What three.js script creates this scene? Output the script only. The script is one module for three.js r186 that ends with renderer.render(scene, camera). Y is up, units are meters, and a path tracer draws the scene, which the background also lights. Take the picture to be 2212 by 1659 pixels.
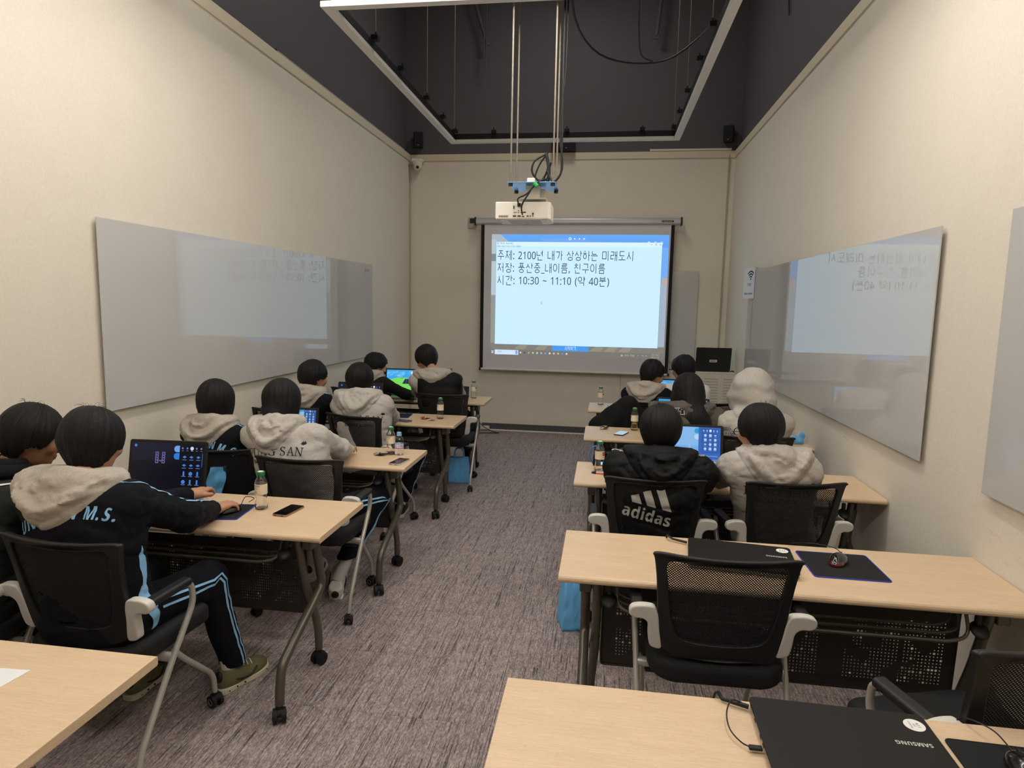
import * as THREE from 'three';
import { RoundedBoxGeometry } from 'three/addons/geometries/RoundedBoxGeometry.js';
import { mergeGeometries, mergeVertices } from 'three/addons/utils/BufferGeometryUtils.js';
import { ImprovedNoise } from 'three/addons/math/ImprovedNoise.js';
import { RectAreaLightUniformsLib } from 'three/addons/lights/RectAreaLightUniformsLib.js';

// ------------------------------------------------------------------ camera, light, exposure
const W = 2212, H = 1659, FPX = 1389.3;
const scene = new THREE.Scene();
const camera = new THREE.PerspectiveCamera(2 * Math.atan(H / 2 / FPX) * 180 / Math.PI, W / H, 0.05, 60);
camera.position.set(0, 1.7107, 0);
camera.rotation.set(-0.1238, 0.1406, 0.0196, 'YXZ');
scene.add(camera);
scene.background = new THREE.Color(0x000000);
const renderer = new THREE.WebGLRenderer({ antialias: true });
renderer.toneMapping = THREE.LinearToneMapping;
renderer.toneMappingExposure = 1.0;
renderer.shadowMap.enabled = true;
RectAreaLightUniformsLib.init();
const LAMP_COLOR = new THREE.Color(1.0, 0.945, 0.87), LAMP_DOWN = 17, LAMP_GLOW = 27, FILL_PANEL = 19;   // the lit pendant frame behind the camera, then the added fill panels
const SCREEN_GLOW = 1.05, SCREEN_LIGHT = 0.03;                                          // the projected picture and its spill

// room, in metres: x to the right, y up, the front wall far at -z
const XL = -2.6266, XR = 1.5241, ZB = -8.5211, ZR = 1.75, YW = 3.6384, YC = 5.75, TH = 0.72;

// ------------------------------------------------------------------ helpers
const V = (x, y, z) => new THREE.Vector3(x, y, z);
let seed = 7;
const rnd = () => { seed = (seed * 1664525 + 1013904223) >>> 0; return seed / 4294967296; };
const rr = (a, b) => a + (b - a) * rnd();
const perlin = new ImprovedNoise();
const noise = (x, y, z) => perlin.noise(x + 31.7, y + 11.3, z + 53.1);
const clamp = THREE.MathUtils.clamp, lerp = THREE.MathUtils.lerp, sstep = THREE.MathUtils.smoothstep;
const names = {};
const numbered = (n) => { const k = names[n] = (names[n] ?? -1) + 1; return k ? n + '_' + String(k).padStart(3, '0') : n; };
function tag(o, label, category, group) { o.userData.label = label; o.userData.category = category; if (group) o.userData.group = group; return o; }
function thing(name, label, category, [x, y, z] = [0, 0, 0], turn = 0, group) {
  const o = new THREE.Group(); o.name = numbered(name); scene.add(o);
  o.position.set(x, y, z); o.rotation.y = turn;
  return tag(o, label, category, group);
}
function dup(root, [x, y, z], turn, label) {
  const r = root.clone(); r.name = numbered(root.name.replace(/_\d{3}$/, '')); scene.add(r);
  r.position.set(x, y, z); r.rotation.y = turn; r.userData = { ...root.userData, label };
  return r;
}
function flat(g) {   // one plain form for every geometry, so that any may be merged
  const n = g.index ? g.toNonIndexed() : g;
  if (!n.attributes.normal) n.computeVertexNormals();
  if (!n.attributes.uv) n.setAttribute('uv', new THREE.BufferAttribute(new Float32Array(n.attributes.position.count * 2), 2));
  for (const k of Object.keys(n.attributes)) if (!['position', 'normal', 'uv'].includes(k)) n.deleteAttribute(k);
  n.clearGroups?.();
  return n;
}
const merge = (list) => (Array.isArray(list) ? (list.length > 1 ? mergeGeometries(list.map(flat)) : list[0]) : list);
function obj(name, geo, mat, parent = scene) {
  const m = new THREE.Mesh(merge(geo), mat);
  m.name = parent === scene ? numbered(name) : name;
  m.castShadow = m.receiveShadow = true;
  parent.add(m); return m;
}
function struct(name, geo, mat, parent = scene) { const m = obj(name, geo, mat, parent); m.name = name; if (parent === scene) m.userData.kind = 'structure'; return m; }
function part(parent, name, label, geo, mat) { const m = obj(name, geo, mat, parent); if (label) m.userData.label = label; return m; }
const T = (g, x, y, z, rx = 0, ry = 0, rz = 0) => { g.rotateX(rx); g.rotateY(ry); g.rotateZ(rz); g.translate(x, y, z); return g; };
const box = (w, h, d, x = 0, y = 0, z = 0) => new THREE.BoxGeometry(w, h, d).translate(x, y, z);
const rbox = (w, h, d, x = 0, y = 0, z = 0, r = 0.004, s = 2) => new RoundedBoxGeometry(w, h, d, s, Math.min(r, w / 2.01, h / 2.01, d / 2.01)).translate(x, y, z);
const cyl = (r1, r2, h, x = 0, y = 0, z = 0, n = 16) => new THREE.CylinderGeometry(r1, r2, h, n).translate(x, y, z);
const lathe = (pts, n = 24) => new THREE.LatheGeometry(pts.map(([r, y]) => new THREE.Vector2(r, y)), n);
function roundPath(pts, rad = 0.03, n = 5) {   // a polyline with rounded corners, as points
  const p = pts.map((q) => V(...q)), out = [p[0].clone()];
  for (let i = 1; i < p.length - 1; i++) {
    const a = p[i - 1].clone().sub(p[i]), b = p[i + 1].clone().sub(p[i]), r = Math.min(rad, a.length() * 0.48, b.length() * 0.48);
    const s = p[i].clone().addScaledVector(a.normalize(), r), e = p[i].clone().addScaledVector(b.normalize(), r);
    for (let k = 0; k <= n; k++) { const t = k / n; out.push(s.clone().multiplyScalar((1 - t) ** 2).addScaledVector(p[i], 2 * t * (1 - t)).addScaledVector(e, t * t)); }
  }
  out.push(p[p.length - 1].clone()); return out;
}
function sweep(pts, r, n = 10, cap = true) {   // a tube along points
  const P = pts, N = P.length, pos = [], uv = [], idx = [];
  let up = V(0, 1, 0), t0 = P[1].clone().sub(P[0]).normalize();
  if (Math.abs(t0.y) > 0.9) up = V(1, 0, 0);
  let u = up.clone().cross(t0).normalize(), len = 0;
  for (let i = 0; i < N; i++) {
    const t = P[Math.min(i + 1, N - 1)].clone().sub(P[Math.max(i - 1, 0)]).normalize();
    u.addScaledVector(t, -u.dot(t)).normalize();
    const v = t.clone().cross(u), ri = typeof r === 'function' ? r(i / (N - 1)) : r;
    if (i) len += P[i].distanceTo(P[i - 1]);
    for (let k = 0; k <= n; k++) { const a = k / n * 2 * Math.PI; const q = P[i].clone().addScaledVector(u, Math.cos(a) * ri).addScaledVector(v, Math.sin(a) * ri); pos.push(q.x, q.y, q.z); uv.push(k / n, len); }
  }
  for (let i = 0; i < N - 1; i++) for (let k = 0; k < n; k++) { const a = i * (n + 1) + k, b = a + n + 1; idx.push(a, a + 1, b, b, a + 1, b + 1); }
  if (cap) for (const [e, o] of [[0, 0], [N - 1, 1]]) {
    const c = pos.length / 3; pos.push(P[e].x, P[e].y, P[e].z); uv.push(0, 0);
    for (let k = 0; k < n; k++) { const a = e * (n + 1) + k; if (o) idx.push(c, a, a + 1); else idx.push(c, a + 1, a); }
  }
  const g = new THREE.BufferGeometry();
  g.setAttribute('position', new THREE.Float32BufferAttribute(pos, 3)); g.setAttribute('uv', new THREE.Float32BufferAttribute(uv, 2)); g.setIndex(idx);
  g.computeVertexNormals(); return g;
}
const tube = (pts, r, rad = 0.03, n = 10, k = 5) => sweep(roundPath(pts, rad, k), r, n);
const wire = (pts, r, n = 6, k = 24) => sweep(new THREE.CatmullRomCurve3(pts.map((q) => V(...q))).getPoints(k), r, n);
function extrude(pts, depth, bevel = 0.003, holes = [], seg = 2) {
  const s = new THREE.Shape(pts.map(([x, y]) => new THREE.Vector2(x, y)));
  for (const h of holes) s.holes.push(new THREE.Path(h.map(([x, y]) => new THREE.Vector2(x, y))));
  return new THREE.ExtrudeGeometry(s, { depth: depth - 2 * bevel, bevelEnabled: bevel > 0, bevelThickness: bevel, bevelSize: bevel, bevelSegments: seg, bevelOffset: -bevel }).translate(0, 0, bevel - depth / 2);
}
function spline2(pts, n, closed = false) { return new THREE.CatmullRomCurve3(pts.map(([x, y]) => V(x, y, 0)), closed, 'centripetal').getPoints(n).map((p) => [p.x, p.y]); }
function rrect(w, h, r, n = 5) { const o = []; for (let c = 0; c < 4; c++) for (let k = 0; k <= n; k++) { const a = (c + k / n) * Math.PI / 2; o.push([(c === 0 || c === 3 ? 1 : -1) * (w / 2 - r) + r * Math.cos(a), (c < 2 ? 1 : -1) * (h / 2 - r) + r * Math.sin(a)]); } return o; }
function metreUV(g, s = 1) {   // uv in metres from the face's own plane
  const q = flat(g), p = q.attributes.position, n = q.attributes.normal, uv = q.attributes.uv;
  for (let i = 0; i < p.count; i++) {
    const ax = Math.abs(n.getX(i)), ay = Math.abs(n.getY(i)), az = Math.abs(n.getZ(i));
    if (ay >= ax && ay >= az) uv.setXY(i, p.getX(i) * s, p.getZ(i) * s);
    else if (ax >= az) uv.setXY(i, p.getZ(i) * s, p.getY(i) * s);
    else uv.setXY(i, p.getX(i) * s, p.getY(i) * s);
  }
  return q;
}
// ------------------------------------------------------------------ textures
function dataTex(w, h, fn, srgb = true) {   // fn(u, v) gives r, g, b in 0..255
  const d = new Uint8Array(w * h * 4);
  for (let y = 0; y < h; y++) for (let x = 0; x < w; x++) { const c = fn(x, y), i = (y * w + x) * 4; d[i] = clamp(c[0], 0, 255); d[i + 1] = clamp(c[1], 0, 255); d[i + 2] = clamp(c[2], 0, 255); d[i + 3] = c[3] ?? 255; }
  const t = new THREE.DataTexture(d, w, h); t.wrapS = t.wrapT = THREE.RepeatWrapping; t.magFilter = THREE.LinearFilter; t.minFilter = THREE.LinearMipmapLinearFilter; t.generateMipmaps = true;
  if (srgb) t.colorSpace = THREE.SRGBColorSpace; t.needsUpdate = true; return t;
}
function canvasTex(w, h, draw, repeat = false) {
  const c = document.createElement('canvas'); c.width = w; c.height = h; const g = c.getContext('2d'); draw(g, w, h);
  const t = new THREE.CanvasTexture(c); t.colorSpace = THREE.SRGBColorSpace; if (repeat) t.wrapS = t.wrapT = THREE.RepeatWrapping; return t;
}
const rep = (t, x, y) => { const c = t.clone(); c.repeat.set(x, y); c.needsUpdate = true; return c; };
const M = (color, roughness = 0.6, extra = {}) => new THREE.MeshStandardMaterial({ color, roughness, ...extra });
const P = (color, roughness = 0.6, extra = {}) => new THREE.MeshPhysicalMaterial({ color, roughness, ...extra });
const tile = (n, p, f) => { const a = n * f; return a; };
// tiling value noise
function tileNoise(size, cells, s0) {
  const old = seed; seed = s0; const g = new Float32Array(cells[0] * cells[1]).map(() => rnd()); seed = old;
  return (x, y) => {
    const fx = x / size[0] * cells[0], fy = y / size[1] * cells[1], x0 = Math.floor(fx), y0 = Math.floor(fy), tx = fx - x0, ty = fy - y0, sx = tx * tx * (3 - 2 * tx), sy = ty * ty * (3 - 2 * ty);
    const at = (a, b) => g[((b % cells[1]) + cells[1]) % cells[1] * cells[0] + ((a % cells[0]) + cells[0]) % cells[0]];
    return lerp(lerp(at(x0, y0), at(x0 + 1, y0), sx), lerp(at(x0, y0 + 1), at(x0 + 1, y0 + 1), sx), sy);
  };
}
// pale maple laminate: fine flecks along u
const woodTex = (() => {
  const S = [1024, 512], a = tileNoise(S, [24, 256], 3), b = tileNoise(S, [90, 512], 5), c = tileNoise(S, [6, 18], 9), d = tileNoise(S, [160, 250], 15);
  return dataTex(S[0], S[1], (x, y) => { const v = 0.5 * a(x, y) + 0.35 * b(x, y) + 0.3 * c(x, y), f = d(x, y) > 0.86 ? -9 : 0, k = (v - 0.55) * 20 + f; return [218 + k, 190 + k * 1.05, 156 + k * 1.1]; });
})();
// carpet: broken dark lines along v over a light and dark twist
const carpetTex = [0, 1, 2].map((q) => {
  const S = [512, 512], a = tileNoise(S, [170, 4], 30 + q), b = tileNoise(S, [140, 46], 50 + q), c = tileNoise(S, [40, 8], 70 + q), d = tileNoise(S, [256, 256], 90 + q), e = tileNoise(S, [80, 3], 110 + q);
  return dataTex(S[0], S[1], (x, y) => {
    const line = sstep(a(x, y), 0.62, 0.9), tw = (b(x, y) - 0.5) * 62 + (d(x, y) - 0.5) * 40, base = 148 + (c(x, y) - 0.5) * 20 + tw - line * 58 - sstep(e(x, y), 0.68, 0.9) * 14;
    return [base * 1.05, base * 0.955, base * 0.93];
  });
});
const carpetBump = (() => { const S = [512, 512], b = tileNoise(S, [140, 46], 50), a = tileNoise(S, [170, 4], 30); return dataTex(S[0], S[1], (x, y) => { const v = b(x, y) * 200 - sstep(a(x, y), 0.62, 0.9) * 90 + 60; return [v, v, v]; }, false); })();
// painted wall: faint roller stipple
const wallTex = (() => { const S = [512, 512], a = tileNoise(S, [200, 200], 201), b = tileNoise(S, [9, 9], 202); return dataTex(S[0], S[1], (x, y) => { const k = (a(x, y) - 0.5) * 7 + (b(x, y) - 0.5) * 2; return [225 + k, 217 + k, 202 + k]; }); })();
const stipple = (() => { const S = [256, 256], a = tileNoise(S, [120, 120], 203), b = tileNoise(S, [50, 50], 204); return dataTex(S[0], S[1], (x, y) => { const v = 128 + (a(x, y) - 0.5) * 120 + (b(x, y) - 0.5) * 80; return [v, v, v]; }, false); })();
const clothBump = (() => { const S = [256, 256], a = tileNoise(S, [128, 128], 211), b = tileNoise(S, [30, 40], 212); return dataTex(S[0], S[1], (x, y) => { const v = 128 + (a(x, y) - 0.5) * 140 + (b(x, y) - 0.5) * 60; return [v, v, v]; }, false); })();
const heatherTex = (() => { const S = [512, 512], a = tileNoise(S, [256, 200], 221), b = tileNoise(S, [60, 90], 222), c = tileNoise(S, [10, 10], 223), d = tileNoise(S, [180, 60], 224); return dataTex(S[0], S[1], (x, y) => { const k = (a(x, y) - 0.5) * 26 + (b(x, y) - 0.5) * 12 + (c(x, y) - 0.5) * 8 - (d(x, y) > 0.85 ? 16 : 0); return [186 + k, 180 + k, 172 + k]; }); })();
const hairNoise = () => { const S = [2048, 128], a = tileNoise(S, [1000, 2], 231), b = tileNoise(S, [260, 3], 232), c = tileNoise(S, [40, 3], 233); return [S, (x, y) => a(x, y) * 0.45 + b(x, y) * 0.35 + c(x, y) * 0.2]; };
const hairTex = (() => { const [S, f] = hairNoise(); return dataTex(S[0], S[1], (x, y) => { const k = 13 + f(x, y) * 20; return [k * 1.06, k * 0.95, k * 0.92]; }); })();
const hairBump = (() => { const [S, f] = hairNoise(); return dataTex(S[0], S[1], (x, y) => { const v = f(x, y) * 255; return [v, v, v]; }, false); })();
const holeTex = canvasTex(64, 64, (g) => { g.fillStyle = '#fff'; g.fillRect(0, 0, 64, 64); g.fillStyle = '#000'; for (const [x, y] of [[16, 16], [48, 48]]) { g.beginPath(); g.ellipse(x, y, 13, 9.5, 0, 0, 7); g.fill(); } }, true);
holeTex.colorSpace = THREE.NoColorSpace;
const speckle = (() => { const S = [256, 256], a = tileNoise(S, [128, 128], 241); return dataTex(S[0], S[1], (x, y) => { const v = 128 + (a(x, y) - 0.5) * 200; return [v, v, v]; }, false); })();
// ------------------------------------------------------------------ materials
const mat = {
  wall: P(0xffffff, 0.75, { map: rep(wallTex, 0.9, 0.9), bumpMap: rep(stipple, 4, 4), bumpScale: 0.0006 }),
  dark: M(0x565457, 0.85, { bumpMap: rep(stipple, 3, 3), bumpScale: 0.001 }),
  ceiling: M(0x343335, 0.9),
  wood: P(0xffffff, 0.42, { map: woodTex, bumpMap: rep(stipple, 5, 5), bumpScale: 0.0003 }),
  woodEdge: P(0xf2e2d0, 0.45, { map: woodTex }),
  steel: P(0x625d52, 0.34, { metalness: 0.5 }),
  steelDark: P(0x2c2a27, 0.5, { metalness: 0.3 }),
  perforated: P(0x3a3834, 0.5, { metalness: 0.35, transparent: true, alphaTest: 0.5, side: THREE.DoubleSide }),
  black: P(0x141414, 0.5, { bumpMap: rep(speckle, 30, 30), bumpScale: 0.0001 }),
  blackSoft: M(0x0d0d0d, 0.8, { bumpMap: rep(speckle, 20, 20), bumpScale: 0.0004 }),
  rubber: M(0x0c0c0c, 0.7),
  hub: M(0x6d6a64, 0.5),
  greyPlastic: P(0xd6d3cb, 0.4, { bumpMap: rep(speckle, 25, 25), bumpScale: 0.00008 }),
  greyMetal: P(0xc2beb4, 0.32, { metalness: 0.4 }),
  meshFabric: M(0x151413, 0.85, { alphaMap: rep(holeTex, 105, 105), transparent: true, alphaTest: 0.5, side: THREE.DoubleSide }),
  rod: P(0x857b70, 0.45, { metalness: 0.4 }),
  chrome: P(0xcfcfcf, 0.15, { metalness: 1 }),
  white: P(0xe6e0d2, 0.4), whitePaper: M(0xe9e9ea, 0.8), offWhite: P(0xd8d2c4, 0.5),
  alu: P(0xb9b9bb, 0.38, { metalness: 0.35 }),
  glassBoard: P(0xc3c2c0, 0.0, { ior: 1.5, specularIntensity: 1 }),
  glass: P(0xffffff, 0.02, { transmission: 1, thickness: 0.003, ior: 1.48, attenuationColor: new THREE.Color(0.86, 0.94, 0.9), attenuationDistance: 0.03 }),
  clearPlastic: P(0xffffff, 0.03, { transmission: 1, thickness: 0, ior: 1.45 }),
  greenCap: P(0x1f7a3c, 0.35, { clearcoat: 0.4 }),
  lightBlue: M(0x8fbfe6, 0.8),
  bagBlue: M(0x70bdf6, 0.85, { bumpMap: rep(clothBump, 12, 12), bumpScale: 0.0006, side: THREE.DoubleSide }),
  navyEdge: M(0x2433b0, 0.7),
  pad: M(0x0d0d10, 0.85, { bumpMap: rep(speckle, 40, 40), bumpScale: 0.0003 }),
  cable: M(0x0b0b0b, 0.55), cableWhite: M(0xd8d4ca, 0.5),
};
// ------------------------------------------------------------------ the room
{
  const wallGeo = (w, h, d, x, y, z) => metreUV(box(w, h, d, x, y, z));
  const L = ZR - ZB, zm = (ZR + ZB) / 2, xm = (XL + XR) / 2, WX = XR - XL;
  const floor = struct('floor', box(WX + 0.4, 0.12, L + 0.4, xm, -0.067, zm), M(0x55504b, 0.95));
  floor.userData.label = 'floor laid with brown grey carpet tiles';
  // carpet tiles, each one laid with a hair joint
  const S = 0.457, x0 = -0.40 - 5 * S, z0 = -3.77 - 11 * S, geos = {};
  const tileGeo = (w, d, k) => geos[[w.toFixed(3), d.toFixed(3), k]] ??= (() => {
    const g = flat(extrude([[-w / 2, -d / 2], [w / 2, -d / 2], [w / 2, d / 2], [-w / 2, d / 2]], 0.006, 0.0016, [], 1).rotateX(-Math.PI / 2)), p = g.attributes.position, uv = g.attributes.uv;
    for (let i = 0; i < p.count; i++) uv.setXY(i, (p.getX(i) + k * 0.17) / 0.5, (p.getZ(i) + k * 0.29) / 0.5);
    return g;
  })();
  const cm = carpetTex.map((t) => P(0xffffff, 0.64, { map: t, bumpMap: carpetBump, bumpScale: 0.0022, sheen: 0.35, sheenRoughness: 0.5, sheenColor: new THREE.Color(0.5, 0.5, 0.5) }));
  for (let i = 0; i < 11; i++) for (let j = 0; j < 24; j++) {
    const xa = Math.max(XL, x0 + i * S), xb = Math.min(XR, x0 + (i + 1) * S), za = Math.max(ZB, z0 + j * S), zb = Math.min(ZR, z0 + (j + 1) * S);
    if (xb - xa < 0.02 || zb - za < 0.02) continue;
    const t = obj('carpet_tile', tileGeo(xb - xa - 0.0008, zb - za - 0.0008, (i * 7 + j * 3) % 4), cm[(i * 5 + j * 2 + (i * j) % 3) % 3], floor);
    t.position.set((xa + xb) / 2, -0.003, (za + zb) / 2);
  }
  const B = 0.06;   // the cream lining stands proud of the dark walls above
  struct('wall_left', wallGeo(0.2, YW, L, XL - 0.1, YW / 2, zm), mat.wall);
  struct('wall_right', wallGeo(0.2, YW, L, XR + 0.1, YW / 2, zm), mat.wall);
  struct('wall_front', wallGeo(WX + 0.4, YW, 0.2, xm, YW / 2, ZB - 0.1), mat.wall);
  struct('wall_rear', wallGeo(WX + 0.4, YC, 0.2, xm, YC / 2, ZR + 0.1), mat.wall);
  const up = YC - YW, ym = (YC + YW) / 2;
  struct('wall_upper_left', wallGeo(0.2, up, L, XL - 0.1 - B, ym, zm), mat.dark);
  struct('wall_upper_right', wallGeo(0.2, up, L, XR + 0.1 + B, ym, zm), mat.dark);
  struct('wall_upper_front', wallGeo(WX + 0.6, up, 0.2, xm, ym, ZB - 0.1 - 0.015), mat.dark);
  struct('ceiling', box(WX + 0.7, 0.15, L + 0.6, xm, YC + 0.075, zm), mat.ceiling);
  // trims
  const trimMat = P(0xf6f2e4, 0.7, { map: rep(wallTex, 1, 1) });
  struct('trim_1', rbox(0.012, 0.085, L, XL + 0.006, YW - 0.0425, zm, 0.003), trimMat);
  struct('trim_2', rbox(0.012, 0.085, L, XR - 0.006, YW - 0.0425, zm, 0.003), trimMat);
  struct('trim_3', rbox(WX, 0.085, 0.012, xm, YW - 0.0425, ZB + 0.006, 0.003), trimMat);
  struct('trim_4', rbox(0.014, YW - 0.1, 0.02, XR - 0.075, YW / 2, ZB + 0.01, 0.003), P(0xb0a694, 0.6));
  struct('trim_5', rbox(0.012, YW - 0.1, 0.014, XL + 0.014, YW / 2, ZB + 0.03, 0.003), P(0xb8ae9c, 0.6));
  struct('trim_6', rbox(0.016, 0.73, 0.012, 0.233, 0.465, ZB + 0.006, 0.003), P(0xcfc6b4, 0.6));
  struct('baseboard_front', rbox(WX, 0.085, 0.014, xm, 0.0525, ZB + 0.007, 0.003), M(0x4b4b4e, 0.6));
  struct('baseboard_right', rbox(0.014, 0.1, L, XR - 0.007, 0.05, zm, 0.003), P(0xcfc7b6, 0.5));
  struct('baseboard_left', rbox(0.014, 0.1, L, XL + 0.007, 0.05, zm, 0.003), P(0xcfc7b6, 0.5));
  // scuffs on the walls, where chairs and table ends have rubbed
  const scuffTex = (k) => canvasTex(512, 256, (g, w, h) => {
    seed = 900 + k;
    for (let i = 0; i < 9; i++) {
      let x = rr(0, w), y = rr(0.1, 0.9) * h; g.strokeStyle = `rgba(96,82,62,${rr(0.1, 0.36)})`; g.lineWidth = rr(0.5, 1.6); g.beginPath(); g.moveTo(x, y);
      for (let s = 0; s < 5; s++) { x += rr(2, 7); y += rr(-2, 4); g.lineTo(x, y); } g.stroke();
    }
    for (let i = 0; i < 260; i++) { g.fillStyle = `rgba(110,98,80,${rr(0.02, 0.08)})`; g.fillRect(rr(0, w), rr(0, h), rr(1, 14), rr(1, 3)); }
  });
  const sm = (k) => M(0xffffff, 0.8, { map: scuffTex(k), transparent: true });
  for (const [w, h, x, y, z, ry, k] of [[2.6, 0.45, XR - 0.001, 0.86, -3.3, -Math.PI / 2, 1], [2.0, 0.35, XL + 0.001, 0.9, -4.2, Math.PI / 2, 2], [1.5, 0.3, -0.6, 0.36, ZB + 0.001, 0, 3]]) {
    const m = obj('scuff_marks', new THREE.PlaneGeometry(w, h), sm(k), scene.getObjectByName(['', 'wall_right', 'wall_left', 'wall_front'][k])); m.position.set(x, y, z); m.rotation.y = ry;
  }
}
// ------------------------------------------------------------------ glass writing boards
function glassBoard(w, h, pos, turn, label) {
  const t = thing('glass_whiteboard', label, 'whiteboard', pos, turn);
  obj('pane', rbox(w, h, 0.008, 0, h / 2, 0.024, 0.002), mat.glassBoard, t);
  for (const sx of [-1, 1]) for (const sy of [0.06, 1 - 0.06]) obj('standoff', T(cyl(0.009, 0.009, 0.02, 0, 0, 0, 12), sx * (w / 2 - 0.06), sy * h, 0.01, Math.PI / 2), mat.alu, t);
  return t;
}
const boardLeft = glassBoard(3.974, 1.016, [XL, 1.0977, -5.0257], Math.PI / 2, 'long frameless glass whiteboard on the left wall with a mirrored reflection of the slide');
glassBoard(3.935, 1.094, [XR, 1.0068, -5.1957], -Math.PI / 2, 'long frameless glass whiteboard on the right wall above the two occupied rows');
glassBoard(2.3, 1.094, [XR, 1.0068, -1.56], -Math.PI / 2, 'frameless glass whiteboard cut off by the right edge, on the right wall nearest the viewer');
glassBoard(2.35, 1.165, [-0.02, 1.0, ZB], 0, 'frameless glass whiteboard on the front wall, mostly hidden behind the projection screen');
part(boardLeft, 'marker_note', 'small handwritten black marker note', (() => { const g = new THREE.PlaneGeometry(0.16, 0.06); return g.translate(1.82, 0.945, 0.0286); })(), M(0xffffff, 0.6, { transparent: true, map: canvasTex(128, 48, (g) => { g.strokeStyle = '#26262a'; g.lineWidth = 3; seed = 5; for (let i = 0; i < 6; i++) { g.beginPath(); let x = 8 + i * 18; g.moveTo(x, 34); for (let k = 0; k < 4; k++) g.lineTo(x + rr(0, 16), rr(8, 40)); g.stroke(); } }) }));
// ------------------------------------------------------------------ Hangul drawn from strokes (the canvas fonts have none)
const JAMO = {
  ㄱ: [[[0, 0.06], [1, 0.06], [0.95, 0.5], [0.6, 1]]], G: [[[0, 0], [1, 0], [1, 1]]], ㄴ: [[[0, 0], [0, 1], [1, 1]]], ㄷ: [[[1, 0], [0, 0], [0, 1], [1, 1]]], ㄹ: [[[0, 0], [1, 0], [1, 0.5], [0, 0.5], [0, 1], [1, 1]]],
  ㅁ: [[[0, 0], [1, 0], [1, 1], [0, 1], [0, 0]]], ㅂ: [[[0, 0], [0, 1], [1, 1], [1, 0]], [[0, 0.45], [1, 0.45]]], ㅅ: [[[0.5, 0], [0.42, 0.5], [0, 1]], [[0.48, 0.4], [1, 1]]],
  ㅇ: ['o'], ㅈ: [[[0.02, 0.05], [0.98, 0.05]], [[0.5, 0.05], [0.42, 0.55], [0, 1]], [[0.48, 0.45], [1, 1]]], ㅊ: [[[0.3, -0.1], [0.7, -0.1]], [[0.02, 0.2], [0.98, 0.2]], [[0.5, 0.2], [0.42, 0.6], [0, 1]], [[0.48, 0.55], [1, 1]]],
  ㅍ: [[[0, 0], [1, 0]], [[0.28, 0], [0.28, 1]], [[0.72, 0], [0.72, 1]], [[0, 1], [1, 1]]], ㅎ: [[[0.3, -0.05], [0.7, -0.05]], [[0, 0.22], [1, 0.22]], 'h'],
};
const INI = ['ㄱ', 'ㄱ', 'ㄴ', 'ㄷ', 'ㄷ', 'ㄹ', 'ㅁ', 'ㅂ', 'ㅂ', 'ㅅ', 'ㅅ', 'ㅇ', 'ㅈ', 'ㅈ', 'ㅊ', 'ㄱ', 'ㄷ', 'ㅍ', 'ㅎ'];
const VOW = ['ㅏ', 'ㅐ', 'ㅑ', 'ㅒ', 'ㅓ', 'ㅔ', 'ㅕ', 'ㅖ', 'ㅗ', 'ㅘ', 'ㅙ', 'ㅚ', 'ㅛ', 'ㅜ', 'ㅝ', 'ㅞ', 'ㅟ', 'ㅠ', 'ㅡ', 'ㅢ', 'ㅣ'];
const FIN = { 1: 'G', 4: 'ㄴ', 16: 'ㅁ', 21: 'ㅇ', 17: 'ㅂ', 8: 'ㄹ' };
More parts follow.
